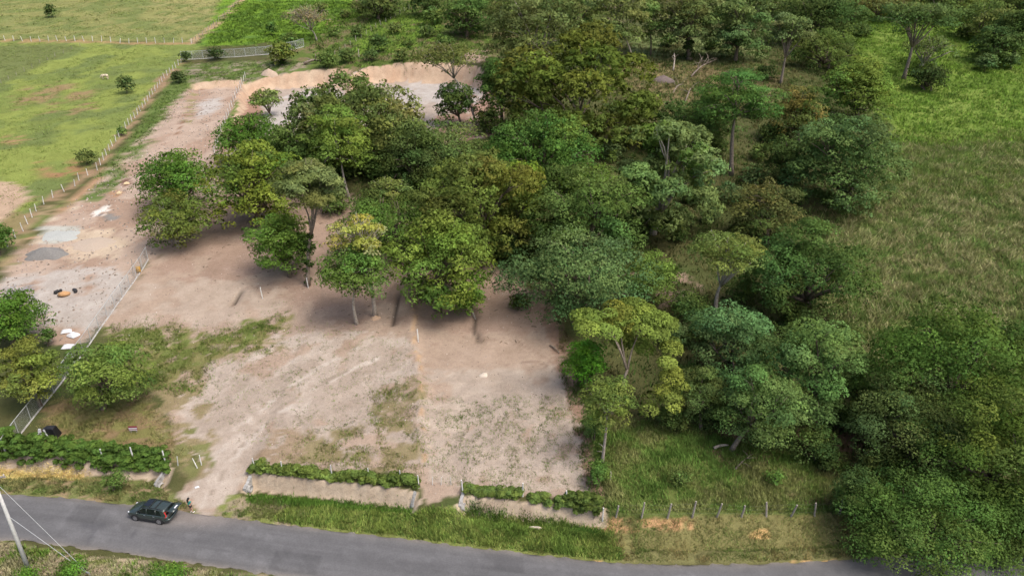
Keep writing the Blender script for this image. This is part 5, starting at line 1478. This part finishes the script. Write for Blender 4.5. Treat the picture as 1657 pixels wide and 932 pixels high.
# lower body loft: x, bottom z, top z, half width
stn = [(-2.24, .42, .70, .74), (-2.18, .34, .98, .82), (-1.9, .27, 1.04, .88), (-1.2, .25, 1.05, .905), (-.2, .24, 1.03, .91), (.7, .24, 1.01, .905), (1.1, .25, 1.03, .895),
       (1.55, .26, .99, .88), (1.95, .27, .90, .84), (2.16, .32, .78, .76), (2.26, .42, .62, .62)]
mb = MB(); V = []; F = []
for (x, zb, zt, hw) in stn:
    h = zt - zb
    half = [(hw * .86, zb), (hw * .97, zb + h * .12), (hw, zb + h * .42), (hw * .985, zb + h * .72), (hw * .95, zb + h * .93), (hw * .86, zt), (hw * .45, zt + .035)]
    ring = half + [(0, zt + .045)] + [(-y, z) for y, z in reversed(half)]
    V += [(x, y, z) for y, z in ring]
k = 15
for i in range(len(stn) - 1):
    for j in range(k - 1): F.append((i * k + j, i * k + j + 1, (i + 1) * k + j + 1, (i + 1) * k + j))
    F.append((i * k + k - 1, i * k, (i + 1) * k, (i + 1) * k + k - 1))
F.append(tuple(range(k))); F.append(tuple((len(stn) - 1) * k + j for j in reversed(range(k))))
mb.add(V, F)
body = link('body', mb.mesh('body', True), paint_m, car)
# cabin shell: windscreen base -> roof -> open rear
cab = [(1.12, 1.04, .84, .80), (.42, 1.60, .80, .66), (-.1, 1.655, .80, .645), (-.9, 1.645, .80, .635), (-1.75, 1.58, .79, .62), (-1.98, 1.50, .78, .6)]
roof = MB()
V = []; F = []
for (x, z, wb_, wt) in cab[1:]:
    V += [(x, -wt, z - .05), (x, -wt * .82, z), (x, 0, z + .03), (x, wt * .82, z), (x, wt, z - .05),
          (x, wt, z - .1), (x, 0, z - .05), (x, -wt, z - .1)]
for i in range(4):
    for j in range(8): F.append((i * 8 + j, i * 8 + (j + 1) % 8, (i + 1) * 8 + (j + 1) % 8, (i + 1) * 8 + j))
F.append(tuple(range(8))); F.append(tuple(32 + j for j in reversed(range(8))))
roof.add(V, F)
rf = link('roof', roof.mesh('roof', True), paint_m, car)
sr = MB(); sr.box((.12, 0, 1.694), (.62, .86, .012)); link('sunroof', sr.mesh('sunroof'), glass, rf)
for x_ in (-.32, -.95):
    cb = MB(); cb.box((x_, 0, 1.725), (.07, 1.16, .035)); link('cross_bar', cb.mesh('cross_bar'), blackp, rf)
for s_ in (-1, 1):
    rl = MB(); rl.tube([(.35, s_ * .6, 1.63), (.2, s_ * .6, 1.70), (-1.5, s_ * .585, 1.68), (-1.75, s_ * .58, 1.6)], .022, 6)
    link('roof_rail', rl.mesh('roof_rail', True), blackp, rf)
# windscreen and side glass as panels, pillars as painted bars
ws = MB(); ws.add([(1.14, -.78, 1.05), (1.14, .78, 1.05), (.45, .6, 1.585), (.45, -.6, 1.585), (1.1, -.78, 1.02), (1.1, .78, 1.02), (.41, .6, 1.555), (.41, -.6, 1.555)],
                 [(0, 1, 2, 3), (7, 6, 5, 4), (0, 4, 5, 1), (1, 5, 6, 2), (2, 6, 7, 3), (3, 7, 4, 0)])
link('windscreen', ws.mesh('windscreen'), glass, car)
def side_pt(x, t, s_):       # t 0 at belt .. 1 at roof edge
    return Vector((x, s_ * (.845 - .2 * t), 1.04 + .5 * t))
for s_ in (-1, 1):
    sg = MB()
    def quad(p4, th=.03):
        n = Vector((0, s_ * th, 0))
        vs = [p_ for p_ in p4] + [p_ - n for p_ in p4]
        sg.add(vs, [(0, 1, 2, 3), (7, 6, 5, 4), (0, 4, 5, 1), (1, 5, 6, 2), (2, 6, 7, 3), (3, 7, 4, 0)])
    for nm, (x0, x1, x2, x3) in (('front_window', (.98, .02, .02, .45)), ('rear_window', (-.06, -.98, -.92, -.06)), ('quarter_window', (-1.06, -1.72, -1.42, -1.0))):
        sg = MB()
        quad([side_pt(x0, .02, s_), side_pt(x1, .04, s_), side_pt(x2, .9 if nm != 'quarter_window' else .78, s_), side_pt(x3, .9, s_)])
        link(nm, sg.mesh(nm), glass, car)
    pl = MB()
    for a_, b_, r_ in (((1.12, 0), (.43, 1), .045), ((-.02, 0), (-.02, 1), .04), ((-1.03, 0), (-.97, 1), .04)):
        pl.tube([side_pt(a_[0], a_[1], s_) + Vector((0, -s_ * .015, 0)), side_pt(b_[0], b_[1], s_) + Vector((0, -s_ * .015, 0))], r_, 6)
    pl.tube([side_pt(.44, 1, s_), side_pt(-.1, 1.1, s_), side_pt(-.9, 1.08, s_), side_pt(-1.7, .98, s_), side_pt(-1.95, .86, s_)], .05, 6)
    link('pillars', pl.mesh('pillars', True), paint_m, car)
    dp = MB(); dp.add([side_pt(-1.38, .9, s_), side_pt(-1.92, .86, s_), side_pt(-2.12, 0, s_), side_pt(-1.7, 0, s_), side_pt(-1.38, .9, s_) - Vector((0, s_ * .06, 0)), side_pt(-1.92, .86, s_) - Vector((0, s_ * .06, 0)), side_pt(-2.12, 0, s_) - Vector((0, s_ * .06, 0)), side_pt(-1.7, 0, s_) - Vector((0, s_ * .06, 0))],
                     [(0, 1, 2, 3), (7, 6, 5, 4), (0, 4, 5, 1), (1, 5, 6, 2), (2, 6, 7, 3), (3, 7, 4, 0)])
    link('rear_pillar', dp.mesh('rear_pillar'), paint_m, car)
    tl = MB(); tl.add([(-1.93, s_ * .70, 1.46), (-2.0, s_ * .60, 1.46), (-2.2, s_ * .68, .92), (-2.08, s_ * .86, .92), (-1.9, s_ * .66, 1.44), (-1.97, s_ * .57, 1.44), (-2.15, s_ * .64, .90), (-2.0, s_ * .82, .90)],
                     [(0, 1, 2, 3), (7, 6, 5, 4), (0, 4, 5, 1), (1, 5, 6, 2), (2, 6, 7, 3), (3, 7, 4, 0)])
    link('tail_light', tl.mesh('tail_light', bevel=.012), redl, car)
    hl = MB(); hl.tube([(1.93, s_ * .72, .84), (2.12, s_ * .66, .76), (2.2, s_ * .52, .70)], [.07, .095, .06], 8)
    link('headlight', hl.mesh('headlight', True), clear, car)
    mi = MB(); mi.tube([(.85, s_ * .85, 1.1), (.86, s_ * 1.0, 1.13), (.85, s_ * 1.08, 1.13)], [.03, .1, .08], 8); link('wing_mirror', mi.mesh('wing_mirror', True), paint_m, car)
    for x_ in (.08, -.9):
        dh = MB(); dh.tube([(x_ - .02, s_ * .915, .9), (x_ + .15, s_ * .915, .9)], .02, 6); link('door_handle', dh.mesh('door_handle'), chrome, car)
    for x_ in (1.31, -1.31):
        ar = MB(); ar.tube([(x_, s_ * .60, .37), (x_, s_ * .915, .37)], .41, 24); link('wheel_arch', ar.mesh('wheel_arch'), blackp, car)
        wh = MB(); pts = []
        wh.tube([(x_, s_ * .71, .345), (x_, s_ * .73, .345), (x_, s_ * .90, .345), (x_, s_ * .925, .345)], [.30, .345, .345, .31], 24)
        ty = link('wheel', wh.mesh('wheel', True), M['rubber'], car)
        rm = MB(); rm.tube([(x_, s_ * .92, .345), (x_, s_ * .934, .345)], [.225, .215], 20)
        rr = link('rim', rm.mesh('rim'), blackp, ty)
        sp_ = MB()
        for q in range(5):
            a_ = q * math.tau / 5 + .3
            sp_.box((0, 0, .115), (.085, .02, .2), Matrix.Translation((x_, s_ * .942, .345)) @ Matrix.Rotation(a_, 4, 'Y'))
        sp_.tube([(x_, s_ * .93, .345), (x_, s_ * .955, .345)], .06, 10)
        n_ = 24
        for q in range(n_):
            a_ = q * math.tau / n_
            sp_.box((0, 0, .215), (.06, .022, .03), Matrix.Translation((x_, s_ * .94, .345)) @ Matrix.Rotation(a_, 4, 'Y'))
        link('spokes', sp_.mesh('spokes'), chrome, ty)
    sk = MB(); sk.box((0, s_ * .89, .27), (1.75, .06, .12)); link('sill', sk.mesh('sill', bevel=.015), blackp, car)
bp_ = MB(); bp_.tube([(-2.1, -.8, .58), (-2.27, -.6, .58), (-2.31, 0, .58), (-2.27, .6, .58), (-2.1, .8, .58)], .14, 8); link('rear_bumper', bp_.mesh('rear_bumper', True), paint_m, car)
gr = MB(); gr.box((2.235, 0, .62), (.06, .8, .16)); link('grille', gr.mesh('grille', bevel=.015), blackp, car)
# boot interior seen through the open back
it = MB(); it.box((-1.55, 0, 1.085), (1.0, 1.36, .02)); it.box((-.98, 0, 1.3), (.06, 1.25, .42)); link('boot_floor', it.mesh('boot_floor'), blackp, car)
ls = MB(); ls.box((-2.13, 0, 1.03), (.12, 1.2, .03)); link('load_sill', ls.mesh('load_sill'), chrome, car)
# raised tailgate, hinged at the roof
tg = MB()
Mt = Matrix.Translation((-1.97, 0, 1.56)) @ Matrix.Rotation(R(8), 4, 'Y')
V = []
for (d_, hw, z_) in ((0, .60, 0), (.45, .66, .05), (.62, .74, .07), (.95, .72, .03), (1.08, .66, -.03)):
    for yy in (-1, -.5, 0, .5, 1): V.append(Mt @ Vector((-d_, yy * hw, z_ + .04 * (1 - yy * yy))))
for q in range(25): V.append(V[q] + Vector((0, 0, -.06)))
F = []
for i in range(4):
    for j in range(4):
        a_ = i * 5 + j
        F += [(a_, a_ + 1, a_ + 6, a_ + 5), (a_ + 25, a_ + 30, a_ + 31, a_ + 26)]
bd = [0, 1, 2, 3, 4, 9, 14, 19, 24, 23, 22, 21, 20, 15, 10, 5]
for q in range(16):
    a_, b_ = bd[q], bd[(q + 1) % 16]; F.append((a_, a_ + 25, b_ + 25, b_))
tg.add(V, F)
tgo = link('tailgate', tg.mesh('tailgate', True), paint_m, car)
rg = MB(); V = []
for (d_, hw, z_) in ((.1, .5, .062), (.46, .55, .102)):
    for yy in (-1, -.5, 0, .5, 1): V.append(Mt @ Vector((-d_, yy * hw, z_ + .03 * (1 - yy * yy))))
for q in range(10): V.append(V[q] + Vector((0, 0, -.02)))
F = []
for j in range(4): F += [(j, j + 1, j + 6, j + 5), (j + 10, j + 15, j + 16, j + 11)]
for a_, b_ in ((0, 1), (1, 2), (2, 3), (3, 4), (4, 9), (9, 8), (8, 7), (7, 6), (6, 5), (5, 0)): F.append((a_, b_, b_ + 10, a_ + 10))
rg.add(V, F); link('rear_screen', rg.mesh('rear_screen'), glass, tgo)
pt_ = MB(); pt_.add([Mt @ Vector(q) for q in [(-.82, -.22, .105), (-.82, .22, .105), (-.96, .22, .07), (-.96, -.22, .07), (-.82, -.22, .09), (-.82, .22, .09), (-.96, .22, .055), (-.96, -.22, .055)]],
                   [(0, 1, 2, 3), (7, 6, 5, 4), (0, 4, 5, 1), (1, 5, 6, 2), (2, 6, 7, 3), (3, 7, 4, 0)])
link('number_plate', pt_.mesh('number_plate'), M['white'], tgo)
for s_ in (-1, 1):
    gs = MB(); gs.tube([(-2.0, s_ * .62, 1.25), Mt @ Vector((-.5, s_ * .6, -.04))], .015, 5); link('gas_strut', gs.mesh('gas_strut'), blackp, tgo)
# things lying in the boot
def in_car(v): return car.matrix_basis @ Vector(v)
bpy.context.view_layer.update()
mb = MB(); mb.box((0, 0, .15), (.4, .5, .3)); o = link('carton', mb.mesh('carton', bevel=.01), rough_mat('cardboard', (.26, .16, .09), (.34, .22, .13), 5, .9, .1))
o.location = in_car((-1.72, .38, 1.097)); o.rotation_euler = (0, 0, car.rotation_euler.z + .1); tag(o, 'brown carton in the open boot of the car', 'carton')
mb = MB(); mb.box((0, 0, .1), (.35, .5, .2)); o = link('white_bag', mb.mesh('white_bag', bevel=.05), M['white'])
o.location = in_car((-1.8, -.25, 1.1)); o.rotation_euler = (0, 0, car.rotation_euler.z - .2); tag(o, 'white bag lying in the open boot of the car', 'bag')

# ------------------------------------------------------------------ person and cow (skinned figures)
def skin(name, verts, edges, radii, root_i=0, sub=2):
    me = bpy.data.meshes.new(name + '_cage'); me.from_pydata(verts, edges, [])
    o = bpy.data.objects.new(name, me); COL.objects.link(o)
    md = o.modifiers.new('skin', 'SKIN'); md.use_smooth_shade = True
    sv = me.skin_vertices[0].data if me.skin_vertices else None
    if sv is None:
        bm = bmesh.new(); bm.from_mesh(me); bm.verts.layers.skin.verify(); bm.to_mesh(me); bm.free(); sv = me.skin_vertices[0].data
    for i, r_ in enumerate(radii):
        r_ = r_ if isinstance(r_, tuple) else (r_, r_)
        sv[i].radius = r_; sv[i].use_root = (i == root_i)
    ms = o.modifiers.new('sub', 'SUBSURF'); ms.levels = sub; ms.render_levels = sub
    bpy.context.view_layer.update()
    dg = bpy.context.evaluated_depsgraph_get()
    me2 = bpy.data.meshes.new_from_object(o.evaluated_get(dg), depsgraph=dg)
    bpy.data.objects.remove(o, do_unlink=True); bpy.data.meshes.remove(me)
    me2.name = name
    me2.polygons.foreach_set('use_smooth', np.ones(len(me2.polygons), bool))
    return me2
def join_meshes(name, meshes):
    bm = bmesh.new()
    for q in meshes: bm.from_mesh(q)
    me = bpy.data.meshes.new(name); bm.to_mesh(me); bm.free()
    me.polygons.foreach_set('use_smooth', np.ones(len(me.polygons), bool))
    return me
def ball(c_, r_, seg=14):
    bm = bmesh.new(); bmesh.ops.create_uvsphere(bm, u_segments=seg, v_segments=seg - 4, radius=1)
    for v in bm.verts: v.co = Vector((v.co.x * r_[0] + c_[0], v.co.y * r_[1] + c_[1], v.co.z * r_[2] + c_[2]))
    me = bpy.data.meshes.new('b'); bm.to_mesh(me); bm.free(); return me

pp = Vector((*flat(310, 829.5, .02), 0)); pp.z = max(.05, hz1(pp.x, pp.y))
per = thing('person', 'person in teal top and black shorts standing behind the open tailgate', 'person', pp, R(55))   # faces local +x
skinm = plain('skin', (.42, .25, .17), .6); teal = rough_mat('teal_cloth', (.02, .22, .2), (.03, .3, .27), 8, .9, .1)
per.scale = (1.16, 1.16, 1.12)
shorts = plain('black_cloth', (.015, .015, .02), .9); hairm = plain('black_hair', (.01, .008, .008), .5); shoe = plain('white_shoe', (.75, .74, .72), .7)
Vp = [(0, 0, .92), (0, 0, 1.08), (.01, 0, 1.25), (0, 0, 1.37), (.01, 0, 1.45), (.03, 0, 1.53), (.04, 0, 1.60),      # pelvis..head 0-6
      (0, .09, .88), (.02, .10, .50), (-.01, .11, .09), (.13, .12, .05),                                             # left leg 7-10
      (0, -.09, .88), (.05, -.10, .50), (.06, -.11, .09), (.20, -.12, .05),                                          # right leg 11-14
      (0, .17, 1.36), (.03, .22, 1.12), (.24, .14, 1.14), (.31, .11, 1.15),                                          # left arm 15-18
      (0, -.17, 1.36), (.03, -.22, 1.12), (.24, -.14, 1.14), (.31, -.11, 1.15)]                                      # right arm 19-22
Ep = [(0, 1), (1, 2), (2, 3), (3, 4), (4, 5), (5, 6), (0, 7), (7, 8), (8, 9), (9, 10), (0, 11), (11, 12), (12, 13), (13, 14), (3, 15), (15, 16), (16, 17), (17, 18), (3, 19), (19, 20), (20, 21), (21, 22)]
Rp = [(.14, .11), (.12, .095), (.14, .10), (.12, .08), .05, .085, .088, .085, .055, .038, .035, .085, .055, .038, .035, .055, .042, .03, .036, .055, .042, .03, .036]
parts_ = [skin('body', Vp, Ep, Rp)]
for s_ in (1, -1):
    for k in range(4):
        y0 = s_ * (.11 + .03 - .02 * k); L_ = (.06, .075, .08, .065)[k]
        parts_.append(skin('f', [(.32, y0, 1.165), (.32 + L_ * .6, y0 - s_ * .01, 1.16), (.32 + L_, y0 - s_ * .02, 1.135)], [(0, 1), (1, 2)], [.011, .010, .008], 0, 1))
    parts_.append(skin('f', [(.29, s_ * .085, 1.17), (.315, s_ * .06, 1.185), (.345, s_ * .05, 1.185)], [(0, 1), (1, 2)], [.013, .012, .009], 0, 1))
parts_ += [ball((.128, 0, 1.565), (.016, .013, .02), 8), ball((.105, .032, 1.59), (.01, .013, .009), 8), ball((.105, -.032, 1.59), (.01, .013, .009), 8), ball((.105, 0, 1.53), (.01, .024, .007), 8),
           ball((.03, .09, 1.575), (.02, .012, .03), 8), ball((.03, -.09, 1.575), (.02, .012, .03), 8)]
link('body', join_meshes('body', parts_), skinm, per)
link('hair', join_meshes('hair', [ball((.015, 0, 1.60), (.105, .105, .105)), skin('h', [(-.04, 0, 1.62), (-.085, 0, 1.5), (-.11, 0, 1.35), (-.12, 0, 1.18)], [(0, 1), (1, 2), (2, 3)], [.085, (.1, .06), (.12, .05), (.08, .03)])]), hairm, per)
Vt = [(0, 0, .93), (0, 0, 1.08), (.01, 0, 1.25), (0, 0, 1.38), (0, .165, 1.365), (.02, .205, 1.22), (0, -.165, 1.365), (.02, -.205, 1.22)]
link('top', skin('top', Vt, [(0, 1), (1, 2), (2, 3), (3, 4), (4, 5), (3, 6), (6, 7)], [(.165, .125), (.145, .115), (.16, .12), (.125, .09), .07, .065, .07, .065], 0), teal, per)
link('shorts', skin('shorts', [(0, 0, .95), (0, 0, .86), (.005, .092, .78), (.015, .1, .62), (.01, -.092, .78), (.03, -.1, .62)], [(0, 1), (1, 2), (2, 3), (1, 4), (4, 5)], [(.155, .12), (.15, .12), .105, .1, .105, .1], 0), shorts, per)
for x_, y_ in ((.05, .115), (.12, -.115)):
    link('shoe', skin('shoe', [(x_ - .09, y_, .05), (x_, y_, .05), (x_ + .12, y_, .04)], [(0, 1), (1, 2)], [(.045, .05), (.05, .055), (.045, .035)], 1), shoe, per)

cw = gp(171, 129)
cow = thing('cow', 'cream coloured cow grazing in the pasture', 'cow', cw, R(172))
Vc = [(-.75, 0, 1.1), (-.3, 0, 1.05), (.25, 0, 1.03), (.65, 0, 1.1), (.95, 0, 1.05), (1.2, 0, .72), (1.38, 0, .42), (1.5, 0, .22),
      (.6, .2, .75), (.62, .2, .42), (.6, .2, .06), (.6, -.2, .75), (.7, -.2, .42), (.68, -.2, .06),
      (-.68, .2, .82), (-.58, .2, .62), (-.8, .2, .38), (-.76, .2, .06), (-.68, -.2, .82), (-.52, -.2, .62), (-.72, -.2, .38), (-.66, -.2, .06),
      (-.95, 0, 1.15), (-1.02, 0, .9), (-1.02, 0, .45)]
Ec = [(0, 1), (1, 2), (2, 3), (3, 4), (4, 5), (5, 6), (6, 7), (3, 8), (8, 9), (9, 10), (3, 11), (11, 12), (12, 13), (0, 14), (14, 15), (15, 16), (16, 17), (0, 18), (18, 19), (19, 20), (20, 21), (0, 22), (22, 23), (23, 24)]
Rc = [(.28, .32), (.31, .36), (.32, .38), (.28, .36), (.18, .24), (.14, .17), (.12, .14), (.075, .08), .13, .075, .06, .13, .075, .06, .17, .12, .07, .06, .17, .12, .07, .06, .06, .03, .05]
cowm = rough_mat('cream_hide', (.55, .44, .3), (.72, .62, .47), 3, .9, .1)
link('body', skin('body', Vc, Ec, Rc, 1), cowm, cow)
for s_ in (1, -1):
    link('ear', ball((1.22, s_ * .2, .62), (.05, .11, .05), 8), cowm, cow)
    mb = MB(); mb.tube([(1.2, s_ * .08, .72), (1.2, s_ * .17, .84), (1.24, s_ * .18, .94)], [.03, .022, .006], 6); link('horn', mb.mesh('horn', True), M['bark_pale'], cow)
print('trees', TREE_N, 'leaves', LEAFTOT)
